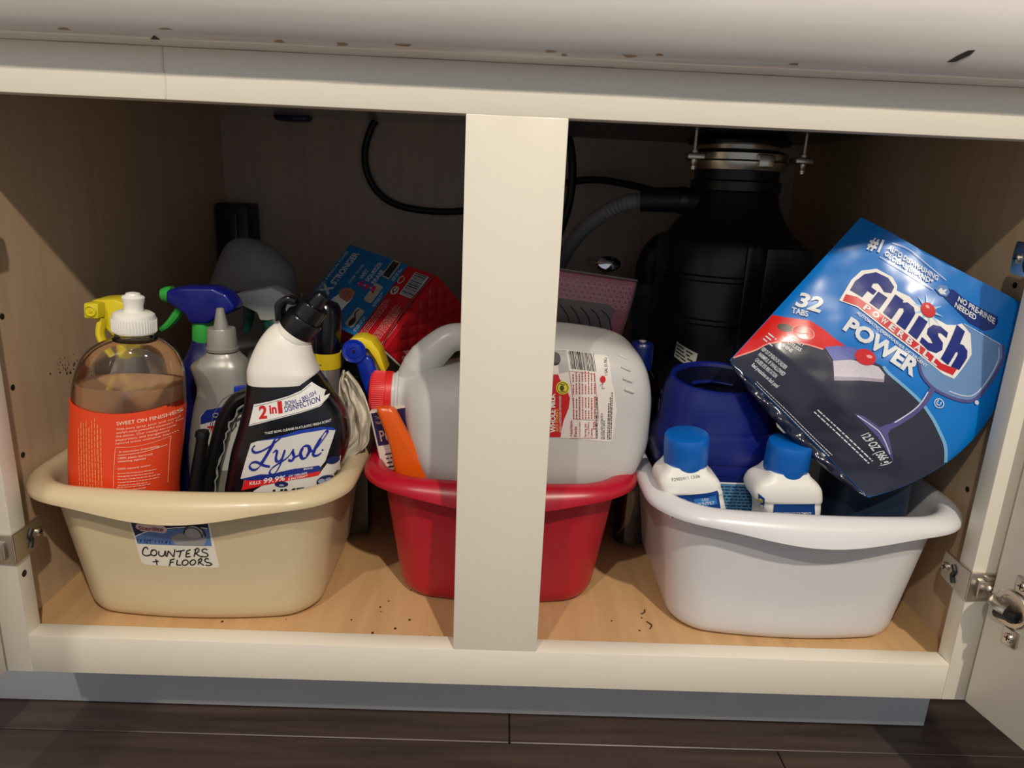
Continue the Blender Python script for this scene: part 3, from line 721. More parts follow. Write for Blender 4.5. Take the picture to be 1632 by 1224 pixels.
# frosted grey jug at the back
t = thing('plastic_jug', 'frosted grey plastic container with rounded top standing at the back of the beige pan', 'container', (-.30, .33, -.003))
bm = loft([(.332, -.3255, -.3103, .006), (.3271, -.3358, -.2935, .014), (.316, -.3442, -.2769, .022), (.2933, -.3549, -.2590, .028), (.2623, -.3663, -.2600, .030), (.2224, -.3755, -.2600, .030), (.002, -.378, -.260, .030)], .318, .03, 2.3)
obj('container_body', bm, M('frosted_grey', (122, 122, 130), .5, var=.05), t)
# dark holder in the back corner
t = thing('upright_holder', 'dark navy upright plastic holder standing in the back left corner', 'holder', (-.41, .56, -.007))
obj('holder_body', box(-.4365, -.388, .535, .588, -.007, .363, .004), M('holder_navy', (10, 13, 34), .4), t)
obj('front_strip', box(-.416, -.403, .530, .536, .02, .350, .002), M('holder_strip', (34, 40, 66), .35), t)
# black clip under the back edge of the counter
c_ = tag(obj('wall_clip', prism([(-.354, .4925), (-.301, .4925), (-.3035, .4865), (-.308, .4845), (-.347, .4842), (-.3515, .486)], .565, .592, .002), dnavy_pl), 'small dark clip at the top of the back panel', 'clip')

# black piece with frayed pale edge
t = thing('scrub_brush', 'curved black plastic piece with a pale frayed edge beside the black bottle', 'brush', (-.28, .1, -.003))
pth = [(-.2440, .104, .2040), (-.2580, .104, .1955), (-.2700, .103, .1755), (-.2790, .102, .1460), (-.2870, .100, .1150), (-.2930, .098, .080), (-.298, .098, .01)]
obj('handle', tube(pth, [.011, .0135, .0145, .0145, .014, .0135, .013], 18, flat=.55), M('black_handle', (18, 18, 20), .35, var=.15), t)
R = random.Random(5); e = [(p[0]+.0075+R.uniform(-.0015, .0015), p[1]-.0105, p[2]-.003+R.uniform(-.001, .001)) for p in cr(pth[:6], 7, False)]
obj('frayed_edge', tube(e, [R.uniform(.0004, .0013) for _ in range(40)], 6, k=1), M('frayed_plastic', (138, 138, 136), .4, var=.3, scale=200), t)
e2 = [(p[0]-.011+R.uniform(-.0008, .0008), p[1]-.006, p[2]+.002) for p in cr(pth[:6], 6, False)]
obj('frayed_edge', tube(e2, [R.uniform(.0002, .0005) for _ in range(30)], 6, k=1), M('frayed_plastic2', (90, 90, 90), .4), t)
t = thing('dish_brush', 'small black tapered handle standing in front of the silver grey bottle', 'handle', (-.3, .088, -.003))
obj('grip', loft([(.1705, -.2905, -.2795, .006), (.166, -.2915, -.279, .0065), (.162, -.2905, -.2800, .006), (.10, -.3035, -.2915, .007), (.002, -.311, -.297, .008)], .083, .007, 2.4, 24), black_rub, t)

# cloth hanging over the rim between beige and red pans
def cloth():
    rings = []; R = random.Random(9)
    key = cr([(.2215, -.1610, -.1530), (.2060, -.1625, -.1425), (.1885, -.1635, -.1335), (.172, -.1640, -.1315), (.160, -.1645, -.1335), (.148, -.1655, -.1390), (.128, -.1740, -.1610), (.100, -.178, -.168), (.06, -.186, -.176)], 5, False)
    n = 34
    for j, (z, a, b) in enumerate(key):
        row = []
        for i in range(n):
            u = i/(n-1); fold = math.sin(u*19+z*60)*.0042+math.sin(u*37-z*110+1)*.0018+math.sin(z*140+u*6)*.0016
            row.append((a+(b-a)*u+.001*math.sin(z*200+u*4), .118+fold+.012*(1-u)*(z-.1)*8*.3, z+.004*math.sin(u*8+z*30)))
        rings.append(row)
    return skin(rings, cap=False, closed=False)
cl = cloth(); me_o = obj('cleaning_cloth', cl, M('cloth_cream', (204, 196, 178), .85, var=.12, scale=60, bump=.3, bscale=300), None, 80)
tag(me_o, 'crumpled cream cloth stuffed at the right rim of the beige pan', 'cloth')
sm = me_o.modifiers.new('thickness', 'SOLIDIFY'); sm.thickness = .0016

# ------------------------------------------------------------------ blue and red sponge carton
Ev, Cv, Bv, Fv = V((-.132, .2, .229)), V((-.078, .243, .306)), V((-.2, .358, .326)), V((-.097, .244, .18))
EC, EA, EF = Cv-Ev, Bv-Cv, Fv-Ev
t = thing('sponge_carton', 'tilted blue and red sponge carton with barcode and quilted red side', 'carton', tuple(Fv+EA*.5))
red_c = M('carton_red', (186, 24, 36), .3, var=.05, coat=.2)
obj('carton', hexa([Fv, Fv+EC, Fv+EC+EA, Fv+EA, Ev, Ev+EC, Ev+EC+EA, Ev+EA], .0012), red_c, t)
LW, LL = EA.length, EC.length
U, W = EC.normalized(), EA.normalized()
top = psurf(Ev, U, W, 1)
nt_ = U.cross(W)
if nt_.dot(-EF) < 0: top = psurf(Ev, U, W, -1)
bf = Ink(top, .0006).rect(.0, .052, LL, LW-.001).done('blue_face', M('carton_blue', (22, 108, 172), .35, var=.04), t)
# art frame: x along +U (up the carton), y along W away from the ridge; text reads up the carton
def T(ink, s, x, y, size, width, bold=.01): return ink.text(s, x, y, size, 0, width, bold)
wi = Ink(top, .0010)
T(wi, 'X', .030, .140, .026, .014, .05); T(wi, 'STRONGER', .046, .140, .016, .050, .03); T(wi, 'THE ORIGINAL & MAGICAL POWER', .012, .160, .007, .082)
T(wi, 'HOW TO USE', .056, .118, .006, .028); T(wi, 'WET', .066, .104, .010, .014, .02); T(wi, 'SQUEEZE', .066, .092, .010, .028, .02); T(wi, 'ERASE', .066, .080, .010, .020, .02)
wi.lines(.004, .060, .022, 2, .003, .0014, 3); wi.lines(.040, .060, .022, 2, .003, .0014, 4); wi.lines(.078, .060, .02, 2, .003, .0014, 6)
wi.done('lettering', M('carton_white_ink', (196, 204, 212), .45), bf)
Ink(top, .0010).ell(.060, .101, .0042).ell(.060, .089, .0042).ell(.060, .077, .0042).done('number_dots', M('magenta_dot', (196, 36, 104), .4), bf)
n3 = Ink(top, .0013); n3.text('1', .0592, .1032, .006).text('2', .0585, .0912, .006).text('3', .0585, .0792, .006).done('lettering', w_ink, bf)
Ink(top, .0009).poly([(.004, .118), (.010, .128), (.030, .128), (.042, .120), (.046, .104), (.040, .097), (.020, .100), (.004, .104)]).done('sponge_picture', w_ink, bf)
hn = Ink(top, .0012); hn.poly([(.032, .100), (.040, .097), (.048, .100), (.050, .112), (.047, .123), (.040, .126), (.034, .118)]); hn.done('hand_picture', M('skin_print', (176, 120, 98), .5, var=.3, scale=150), bf)
fg = Ink(top, .0014)
for y in (.1035, .1095, .1155): fg.stroke([(.036, y), (.046, y+.0006)], .0009)
fg.done('finger_lines', M('skin_dark', (120, 70, 58), .5), bf)
pn = Ink(top, .0009)
for x in (.006, .042, .078): pn.poly([(x, .066), (x+.001, .078), (x+.003, .080), (x+.024, .080), (x+.026, .078), (x+.025, .066), (x+.023, .064), (x+.002, .064)])
pn.done('picture_panel', M('panel_print', (176, 170, 156), .5, var=.2, scale=90), bf)
pdm = M('pic_dark', (44, 38, 44), .5)
Ink(top, .0012).ell(.013, .071, .006, .0045).stroke([(.018, .07), (.024, .076), (.03, .074)], .002).done('scrubber_picture', pdm, bf)
Ink(top, .0012).rect(.080, .066, .1015, .078).done('floor_picture', pdm, bf); Ink(top, .0012).ell(.056, .073, .0015).done('knob_picture', pdm, bf)
# red flap print
rf = Ink(top, .0010)
rf.lines(.006, .048, .050, 4, .0030, .0011, 11, 0, .15); rf.lines(.004, .028, .050, 6, .0026, .0011, 12, 0, .1); rf.lines(.004, .008, .030, 2, .0026, .001, 14)
rf.done('lettering', M('carton_pink_ink', (226, 150, 150), .5), t)
bc = Ink(top, .0010).rect(.066, .010, .098, .034).done('barcode_panel', M('barcode_white', (196, 196, 200), .45), t)
bar = Ink(top, .0013); R = random.Random(3); x = .0675
while x < .0965:
    wv = R.choice((.0005, .0005, .0009, .0014)); bar.rect(x, .0125, x+wv, .0325); x += wv+R.choice((.0005, .0007, .0011))
bar.done('barcode', M('barcode_ink', (26, 34, 74), .5), bc)
rc = Ink(top, .0010); rc.ell(.068, .044, .0058); rc.done('recycle_mark', M('mark_white', (206, 200, 200), .5), t)
Ink(top, .0013).stroke([(.064, .042), (.068, .047), (.072, .045)], .0016).stroke([(.065, .045), (.068, .041), (.072, .042)], .0014).done('recycle_arrow', k_ink, t)
Ink(top, .0011).stroke([(.083+.005*math.cos(a), .046+.004*math.sin(a)) for a in (i*PI/5 for i in range(10))], .0012).done('recycle_loop', M('mark_white', (206, 200, 200), .5), t)
# open flap edge along the ridge
obj('flap_edge', tube([tuple(Ev+EC*s+EA.normalized()*(.004+.004*math.sin(s*PI))-EF.normalized()*(.001+.0025*math.sin(s*PI))) for s in (0, .25, .5, .75, 1)], .0013, 6), M('flap_red', (120, 16, 26), .4), t)
# quilted side: raised cushions
qb = None; nq = (U.cross(EF.normalized())).normalized()
if nq.dot(EA) > 0: nq = -nq
Fd = EF.normalized(); QL, QW = LL, EF.length
nx_, ny_ = 8, 6
for i in range(-8, 14):
    for j in range(0, 20):
        cx, cy = (i+.5*(j % 2))*.0190, j*.0095
        if cx < .008 or cx > QL-.008 or cy < .008 or cy > QW-.008: continue
        hx, hy = .0088, .0088
        b2 = bmesh.new(); c = b2.verts.new(Ev+U*cx+Fd*cy+nq*.0020)
        ring = [b2.verts.new(Ev+U*(cx+a)+Fd*(cy+b)+nq*.0002) for a, b in ((hx, 0), (hx*.55, hy*.55), (0, hy), (-hx*.55, hy*.55), (-hx, 0), (-hx*.55, -hy*.55), (0, -hy), (hx*.55, -hy*.55))]
        for k in range(8): b2.faces.new((c, ring[k], ring[(k+1) % 8]))
        qb = merge(qb, b2)
q = obj('quilting', qb, M('quilt_red', (176, 22, 32), .3, var=.05, coat=.2), t, 70); q['kind'] = 'stuff'
qs = psurf(Ev, U, Fd, 1) if U.cross(Fd).dot(nq) > 0 else psurf(Ev, U, Fd, -1)
qi = Ink(qs, .0022, None, True); qi.text('24', .010, .036, .014, .6, .012, .02).done('lettering', M('carton_pink_ink', (226, 150, 150), .5), t)
# white cut edge at the carton's lower end
obj('end_flap', hexa([Ev+V((-.0005, -.001, -.0005)), Fv+V((-.0005, -.001, -.0005)), Fv+EA*.35+V((-.0005, -.001, -.0005)), Ev+EA*.35+V((-.0005, -.001, -.0005)), Ev-U*.0015, Fv-U*.0015, Fv+EA*.35-U*.0015, Ev+EA*.35-U*.0015]), M('card_dark', (44, 52, 54), .6), t)
obj('card_edge', tube([tuple(Ev-U*.001), tuple(Fv-U*.001)], .0011, 6, k=1), M('card_white', (206, 204, 198), .6), t)

# dark carton with vertical lettering behind
t = thing('dark_carton', 'dark carton with vertical grey lettering behind the blue and yellow sprayer', 'carton', (-.163, .21, -.003))
obj('carton', box(-.1795, -.152, .205, .232, .004, .216, .001), M('carton_black', (22, 26, 24), .4), t)
cs = psurf((-.1795, .2048, .11), (1, 0, 0), (0, 0, 1), 1)
Ink(cs, .0004).text('OXY', .0185, .052, .014, PI/2, .040, .01).done('lettering', M('carton_grey_ink', (120, 124, 116), .5), t)

# blue trigger sprayer with yellow shroud
t = thing('spray_bottle', 'spray bottle with round blue nozzle, blue trigger and yellow top', 'spray bottle', (-.12, .19, -.003))
obj('shroud', prism([(-.1653, .2386), (-.1626, .2454), (-.1567, .2497), (-.1476, .2507), (-.1372, .2465), (-.1301, .2367), (-.123, .2153), (-.1276, .2145), (-.1347, .2291), (-.1412, .2383), (-.1529, .2425), (-.160, .240)], .158, .186, .0015), yellow_pl, t)
obj('sprayer_head', prism([(-.1594, .2405), (-.1412, .2373), (-.1295, .2168), (-.128, .195), (-.138, .195), (-.1455, .223), (-.1560, .226)], .164, .182, .002), M('tan_plastic', (150, 124, 70), .4), t)
n = obj('nozzle', lathe((-.1549, .170, .2347), (-.04, -1, .10), [(0, .0115), (.010, .0125), (.014, .0125), (.0152, .0115), (.0142, .0095), (.0142, .0078), (.0150, .0072), (.0150, .0045), (.0135, .004), (.0135, .002)], 36), blue_pl, t)
obj('nozzle_hole', lathe((-.1552, .1560, .2361), (-.04, -1, .1), [(0, .0016), (.0008, .0016)], 14), slot_m, n)
obj('trigger', prism([(-.1535, .2242), (-.1430, .2320), (-.1378, .2282), (-.132, .2115), (-.1290, .1880), (-.1320, .1795), (-.1369, .1790), (-.1421, .1865), (-.1485, .2041)], .156, .169, .0035, None, 3), blue_pl, t)
obj('collar', lathe((-.115, .220, .165), (0, 0, 1), [(0, .0125), (.016, .0125), (.018, .011)], 24), blue_pl, t)
obj('bottle_body', loft([(.168, -.122, -.108, .007), (.15, -.121, -.104, .008), (.09, -.105, -.082, .010), (.002, -.094, -.070, .010)], .222, .012, 2.5, 28), blue_pl, t)

# pumice carton and orange bottle under the jug's neck
t = thing('pumice_carton', 'narrow white and purple pumice carton leaning in the red pan', 'carton', (-.09, .115, -.003))
pu = V((.0110, 0, .0024)).normalized(); pv = V((.0144, 0, -.0693)).normalized(); p0 = V((-.1321, .110, .1865))
yy = V((0, .020, 0))
obj('carton', hexa([p0+pv*.155, p0+pv*.155+pu*.045, p0+pv*.155+pu*.045+yy, p0+pv*.155+yy, p0, p0+pu*.045, p0+pu*.045+yy, p0+yy], .0008), M('carton_cream', (216, 200, 188), .55), t)
ps = psurf(p0, pu, -pv, 1)
pb = Ink(ps, .0004).rect(.0018, -.036, .044, -.0015).done('purple_panel', M('panel_purple', (40, 22, 70), .45), t)
Ink(ps, .0007).text('Pumi', .0055, -.0315, .016, 0, .020, .01).text('The Safe', .0045, -.0085, .005, 0, .012).text('Natural', .0045, -.0135, .005, 0, .011).done('lettering', M('peach_ink2', (230, 170, 150), .5), pb)
Ink(ps, .0004).lines(.0065, -.045, .032, 14, .0046, .0017, 5, 0, .1).done('lettering', M('plum_ink', (94, 50, 66), .5), t)

t = thing('orange_bottle', 'bright orange plastic bottle wedged under the neck of the milk jug', 'bottle', (-.09, .095, -.003))
obj('bottle_body', loft([(.1955, -.1225, -.1060, .005), (.1900, -.1215, -.1020, .007), (.1710, -.1145, -.0925, .008), (.155, -.1097, -.0820, .008), (.1387, -.1067, -.0690, .008), (.1235, -.1036, -.0500, .008), (.10, -.0960, -.045, .009), (.03, -.075, -.03, .010, .03), (.001, -.070, -.034, .010, .035)], .100, .008, 3.0, 48, 5), orange_pl, t)

# ------------------------------------------------------------------ milk jug on its side
t = thing('milk_jug', 'empty translucent gallon milk jug lying on its side in the red pan', 'jug', (.04, .15, .1))
hd = clear('milky_hdpe', (225, 226, 226), .0, (238, 238, 236), .90, .25, .3)
sec = [(-.1115, .2185, .1775, .138, .0205), (-.1040, .2195, .1755, .139, .0215), (-.0985, .2200, .1640, .140, .027), (-.0890, .2225, .1360, .141, .044), (-.0722, .2283, .1085, .142, .058), (-.0431, .2315, .1037, .144, .066), (-.0139, .2426, .1015, .146, .069), (.0065, .2645, .1012, .148, .070), (.0313, .2705, .1013, .150, .070), (.0643, .2698, .1016, .152, .070), (.1050, .2645, .1070, .155, .070), (.1270, .2560, .1200, .156, .066), (.1390, .2400, .1380, .157, .058), (.1460, .2150, .1520, .158, .044), (.1480, .190, .150, .158, .022)]
sec = cr(sec, 4)
rings = []
for i, (x, zt, zb, yc, d) in enumerate(sec):
    zc, hz = (zt+zb)/2, (zt-zb)/2; nn = 2+2.6*min(1, max(0, (x+.10)/.07))
    rings.append([(x+.02*(q[0]*0), yc+q[0], zc+q[1]) for q in (sup(2*PI*k/64, d, hz, nn) for k in range(64))])
bm = skin(rings); bj = bm.copy()
obj('jug_body', bm, hd, t, 50)
obj('handle', tube([(-.1010, .140, .2130), (-.0900, .141, .2240), (-.0800, .142, .2345), (-.0690, .143, .2465), (-.0560, .144, .2565), (-.0380, .145, .2590), (-.0150, .146, .2600), (.0080, .147, .2560)], [.010, .0165, .0185, .0165, .0145, .0135, .013, .013], 20), hd, t)
ax = V((-1, -.06, .03)); c0 = V((-.1130, .138, .1985))
obj('neck_ring', lathe(c0+V((.006, 0, -.0)), ax, [(0, .0232), (.0025, .0232), (.003, .0215), (.006, .0212)], 36), hd, t)
cp = obj('cap', lathe(c0, ax, [(0, .0215), (0, .0226), (.006, .0228), (.0065, .0220), (.019, .0216), (.0215, .0200), (.0225, .0165), (.0226, .005)], 44), red_cap, t)
rb = None; x_, y_, d_ = frame(ax)
for i in range(64):
    a = 2*PI*i/64; rb = lathe(c0+d_*.0075+(x_*math.cos(a)+y_*math.sin(a))*.0219, d_, [(0, .00055), (.0115, .0005)], 5, rb)
o = obj('cap_ribs', rb, red_cap, cp); o['kind'] = 'stuff'
tf = aff([-0.530788, 0.000622424, 4.80017e-05], [0.596645, 2.49905e-05, -0.000651001])
sf0 = bsurf(bj); A_ = tf
# artwork units follow the flat label; the jug front stands nearer than the fitting plane
def jt(x, y):
    X, Z = A_(x, y); return -.007+(X+.007)*.962, .4079+(Z-.4079)*.962
sf = bsurf(bj, jt)
zj = lambda L: [(860+x/6.44, 530+y/6.44) for x, y in L]
l0 = Ink(sf, .0004, 8).poly(zj([(-180, 175), (290, 190), (560, 235), (690, 250), (712, 280), (735, 480), (770, 640), (785, 780), (755, 1000), (740, 1085), (715, 1097), (300, 1050), (110, 1035), (-180, 1020)])).done('label', M('milk_label', (226, 220, 214), .5, var=.02), t)
Ink(sf, .0006, 8).poly(zj([(-180, 405), (60, 405), (190, 405), (205, 450), (270, 540), (305, 640), (290, 740), (240, 860), (215, 960), (205, 1035), (-180, 1020)])).done('label_red', M('milk_red', (196, 28, 34), .45), l0)
Ink(sf, .0005, 8).poly(zj([(-180, 178), (285, 195), (300, 380), (200, 400), (190, 300)])).done('label_grey', M('milk_grey', (176, 174, 172), .5), l0)
Ink(sf, .0007).ell(*zj([(165, 265)])[0], 8.5, 9).done('seal', k_ink, l0)
sl = Ink(sf, .0009).ell(*zj([(232, 535)])[0], 10.5, 10).done('seal', M('seal_yellow', (226, 206, 60), .5), l0)
Ink(sf, .0011).stroke([(zj([(232, 535)])[0][0]+8.2*math.cos(a), zj([(232, 535)])[0][1]+8*math.sin(a)) for a in (i*PI/8 for i in range(17))], 1.0, 2).ell(*zj([(225, 535)])[0], 3.5, 4).stroke(zj([(210, 500), (255, 505)]), 1.2).stroke(zj([(210, 565), (255, 570)]), 1.2).done('seal_ring', M('seal_green', (70, 84, 30), .5), sl)
ww = Ink(sf, .0009, 6, True)
up = PI/2
ww.text('WHOLE MILK', *zj([(152, 985)])[0], 11.5, up, 62, .03).text('GRADE A PASTEURIZED HOMOGENIZED', *zj([(214, 985)])[0], 4.6, up, 58).done('lettering', w_ink, l0)
Ink(sf, .0009, None, True).text('WITH VITAMIN D', *zj([(186, 975)])[0], 6.5, up, 36, .01).done('lettering', M('gold_ink', (236, 190, 90), .5), l0)
bb = Ink(sf, .0007, 6); R = random.Random(6); x = 305
while x < 560:
    wv = R.choice((5, 5, 8, 13)); s_ = (x-305)*.14; bb.poly(zj([(x, 200+s_), (x+wv, 200+s_), (x+wv+18, 355+s_*.95), (x+18, 355+s_*.95)])); x += wv+R.choice((5, 7, 10))
bb.done('barcode', k_ink, l0)
nf = Ink(sf, .0008, 6, True)
nf.text('Nutrition', *zj([(328, 1025)])[0], 6.2, up, 25, .015).text('Facts', *zj([(372, 1030)])[0], 6.2, up, 16, .015).text('16 servings per container', *zj([(410, 1035)])[0], 4.5, up, 24).text('Serving size', *zj([(470, 1040)])[0], 4.6, up, 22, .01).text('1 Cup (240mL)', *zj([(500, 1040)])[0], 4.6, up, 24).text('Calories', *zj([(535, 1045)])[0], 4.6, up, 15, .01).text('150', *zj([(575, 960)])[0], 8, up, 12, .02)
R = random.Random(7)
for k in range(8):
    x = 335+k*31
    for (a, b) in ((850, 760), (740, 640), (600, 500), (480, 400)):
        y = a
        while y > b:
            l = R.uniform(8, 26); nf.poly(zj([(x, y-l), (x+11, y-l), (x+11, y), (x, y)])); y -= l+6
nf.stroke(zj([(300, 375), (555, 410)]), .5, 1).stroke(zj([(555, 410), (600, 860)]), .6, 1).stroke(zj([(300, 375), (330, 600), (345, 850)]), .6, 2).stroke(zj([(345, 850), (600, 870)]), .5, 1).stroke(zj([(300, 1045), (575, 1055)]), .5, 1)
nf.done('lettering', M('nutrition_red', (176, 50, 60), .5), l0)
kf = Ink(sf, .0008, 6, True)
kf.text('INGREDIENTS: MILK, VITAMIN D3. CONTAINS MILK', *zj([(588, 1055)])[0], 5, up, 66, .012).text('1 GAL (3.78L)', *zj([(690, 425)])[0], 6.5, up, 24)
kf.text('DIST. & EXCLUSIVELY DISTRIBUTED BY', *zj([(640, 1065)])[0], 4.6, up, 42).text('BATAVIA, IL 60510', *zj([(663, 1065)])[0], 4.6, up, 30)
for k in range(3):
    y = 1070
    while y > (700, 640, 610)[k]:
        l = R.uniform(10, 36); x = 688+k*17+(1070-y)*.02; kf.poly(zj([(x, y-l), (x+8, y-l), (x+8, y), (x, y)])); y -= l+7
kf.stroke(zj([(610, 525), (640, 500), (630, 550), (660, 545)]), .6)
kf.done('lettering', k_ink, l0)
Ink(sf, .0009).ell(*zj([(640, 462)])[0], 4.6, 5.2).done('return_mark', r_ink, l0)
gb = None
for k, (x, y) in enumerate(((820, 255), (835, 350), (850, 455), (865, 560))):
    a, b = zj([(x, y)])[0], zj([(x+95, y+40)])[0]; p1, p2 = sf(*a, .0002), sf(*b, .0002)
    if p1 and p2: gb = tube([tuple(p1), tuple((p1+p2)/2+V((0, -.0003, 0))), tuple(p2)], .0016, 8, gb)
if gb: obj('moulded_ribs', gb, hd, t)
bj.free()

# ------------------------------------------------------------------ right side, back: disposal, pipes, hose, cord
t = thing('garbage_disposal', 'black garbage disposal hanging under the sink from a steel mounting ring', 'disposal', (.272, .325, .16))
DX, DY = .268, .325
dblk = M('disposal_black', (12, 14, 22), .35, var=.1)
obj('motor_housing', lathe((DX, DY, .160), (0, 0, 1), [(0, .060), (.002, .072), (.012, .082), (.10, .084), (.102, .0855), (.106, .0855), (.108, .084), (.150, .084), (.152, .0855), (.156, .0855), (.158, .084), (.190, .084), (.196, .080)], 56), dblk, t)
obj('grind_chamber', lathe((DX, DY, .352), (0, 0, 1), [(0, .0835), (.004, .082), (.010, .074), (.030, .060), (.045, .053), (.058, .050), (.060, .0525), (.070, .0525), (.072, .049), (.083, .049)], 48), dblk, t)
obj('rib', box(DX-.004, DX+.004, DY-.088, DY-.08, .20, .352, .001), dblk, t)
obj('housing_panel', box(DX+.018, DX+.070, DY-.0865, DY-.05, .255, .352, .002), dblk, t)
mr = obj('mounting_ring', lathe((DX-.002, DY, .4340), (0, 0, 1), [(0, .050), (.001, .056), (.008, .0585), (.010, .0585), (.012, .0565), (.019, .0575), (.021, .055), (.024, .046), (.040, .046)], 56), steel, t)
obj('ring_flange', lathe((DX-.002, DY, .4625), (0, 0, 1), [(0, .050), (.001, .058), (.004, .060), (.006, .058), (.013, .05)], 48), steel_d, mr)
for sx in (-1, 1):
    x = DX-.002+sx*.061
    obj('ring_ear', box(x-.010, x+.010, DY-.052, DY-.028, .444, .4505, .0015), steel, mr)
    obj('mounting_bolt', lathe((x+sx*.001, DY-.044, .4330), (0, 0, 1), [(0, .0032), (.004, .0036), (.005, .0024), (.007, .0036), (.011, .0036), (.012, .0024), (.0175, .0024), (.018, .004), (.021, .004), (.0215, .0022), (.044, .0022)], 14), steel, mr)
obj('ring_lug', box(DX+.004, DX+.021, DY-.0635, DY-.052, .4375, .4515, .002), steel, mr)
sk = psurf((.1855, .2565, .2185), V((.0330, -.0035, -.0090)), V((.001, -.001, .0125)), 1)
def cyl(x, y, h):
    p = sk(x, y, 0); d = V((p.x-DX, p.y-DY, 0)).normalized(); return V((DX, DY, p.z))+d*(.0842+h)
s0 = Ink(cyl, .0004, .2).rect(0, 0, 1.15, 1.5).done('rating_sticker', M('sticker_grey', (176, 176, 172), .5), t)
Ink(cyl, .0007).lines(.08, 1.30, .95, 4, .32, .13, 3).done('lettering', k_ink, s0)
# discharge elbow and drain hose
obj('discharge_tube', tube([(.222, .318, .3970), (.200, .315, .3985), (.165, .318, .3975), (.156, .320, .3970)], [.0165, .0148, .0140, .0142], 20), black_rub, t)
obj('hose_clamp', lathe((.1985, .3150, .3984), (1, 0, .02), [(0, .0158), (.008, .0158), (.008, .0148)], 24), steel_d, t)
hs = thing('drain_hose', 'grey ribbed drain hose curving down from the disposal behind the post', 'hose', (.04, .42, 0))
hp = [(.166, .320, .3970), (.140, .325, .3930), (.112, .345, .3760), (.085, .375, .3430), (.066, .415, .290), (.055, .45, .20), (.05, .46, .0)]
pl = cr(hp, 14, False); rad = [(.0098 if i % 2 else .0088) for i in range(len(pl))]
obj('hose', tube(pl, rad, 16, k=1), M('hose_grey', (120, 120, 122), .5, var=.05), hs)
dp = thing('drain_pipe', 'grey plastic drain pipe with black elbow beside the disposal', 'pipe', (.196, .44, -.007))
obj('pipe', lathe((.200, .44, -.007), (0, 0, 1), [(0, .0185), (.235, .0185), (.236, .0215), (.256, .0215), (.257, .0185), (.272, .0185), (.273, .022), (.290, .022)], 28), M('pipe_grey', (74, 80, 92), .5), dp)
obj('elbow', tube([(.200, .44, .280), (.200, .44, .305), (.207, .44, .325), (.225, .44, .337), (.262, .44, .340)], .0205, 20), black_rub, dp)
vv = thing('shutoff_valve', 'chrome shutoff valve catching light behind the pink sponge pack', 'valve', (.13, .40, .3))
obj('valve_handle', lathe((.1270, .375, .3120), (.2, -1, .35), [(0, .006), (.004, .011), (.010, .013), (.014, .011), (.016, .004)], 24, None, 1.35, .8), M('chrome', (220, 222, 226), .08, 1), vv)
obj('valve_stem', tube([(.1270, .375, .3120), (.131, .42, .300), (.133, .592, .298)], .0055, 14), steel, vv)
# black cord looping along the back panel
cp_ = [(-.206, .586, .491), (-.2130, .586, .480), (-.2220, .585, .450), (-.2200, .584, .418), (-.2030, .583, .388), (-.1740, .582, .370), (-.1300, .581, .363), (-.080, .580, .364), (-.02, .578, .375), (.03, .57, .395), (.085, .55, .414), (.130, .54, .420), (.175, .50, .414), (.21, .46, .405)]
cd = obj('power_cord', tube(cp_, .0052, 12), black_rub); tag(cd, 'black power cord looped along the back panel to the disposal', 'cord')
cd2 = obj('supply_line', tube([(.066, .50, .490), (.080, .495, .47), (.087, .49, .43), (.084, .49, .38), (.07, .495, .33)], .006, 12), black_rub); tag(cd2, 'black supply line hanging beside the middle post in the right opening', 'cord')

# pink sponge pack
t = thing('sponge_pack', 'pink honeycomb-patterned sponge pack in clear wrap behind the milk jug', 'sponge pack', (.07, .27, .15))
pk = prism([(-.030, .3235), (.060, .3155), (.1500, .3060), (.1465, .2900), (.1400, .2600), (.1310, .2250), (.125, .150), (-.03, .150)], .262, .285, .004)
bpk = pk.copy(); obj('wrap', pk, M('pack_pink', (188, 112, 128), .35, var=.2, scale=30, bump=.15, bscale=40), t)
sf = bsurf(bpk)
hx = Ink(sf, .0005)
for j in range(5):
    for i in range(24):
        x, z = -.01+i*.0068+.0034*(j % 2)+.001, .3115-j*.0056-(i*.0068)*.09
        if x > .1425: continue
        q = [(x+.0029*math.cos(a+PI/6), z+.0029*math.sin(a+PI/6)) for a in (k*PI/3 for k in range(7))]
        hx.stroke(q, .0007, 1)
hx.done('honeycomb', M('pack_white', (222, 190, 196), .5), t)
wn = Ink(sf, .0006, .02).poly([(-.02, .286), (.062, .284), (.118, .2790), (.126, .2720), (.118, .24), (.11, .20), (-.02, .20)]).done('window', M('pack_window', (118, 108, 104), .4, var=.3), t)
kl = Ink(sf, .0010)
for k in range(5): kl.stroke([(.062+k*.012, .276-k*.001), (.072+k*.012, .262), (.078+k*.012, .238)], .0013)
kl.done('wire_lines', k_ink, wn)
obj('wrap_edge', tube([(-.03, .268, .3245), (.06, .268, .3165), (.1505, .268, .3070), (.1470, .268, .290), (.141, .268, .262), (.132, .268, .226)], .0012, 6, k=1), clear('film', (230, 230, 230), .05, (200, 190, 190), .6, .2), t)
bpk.free()

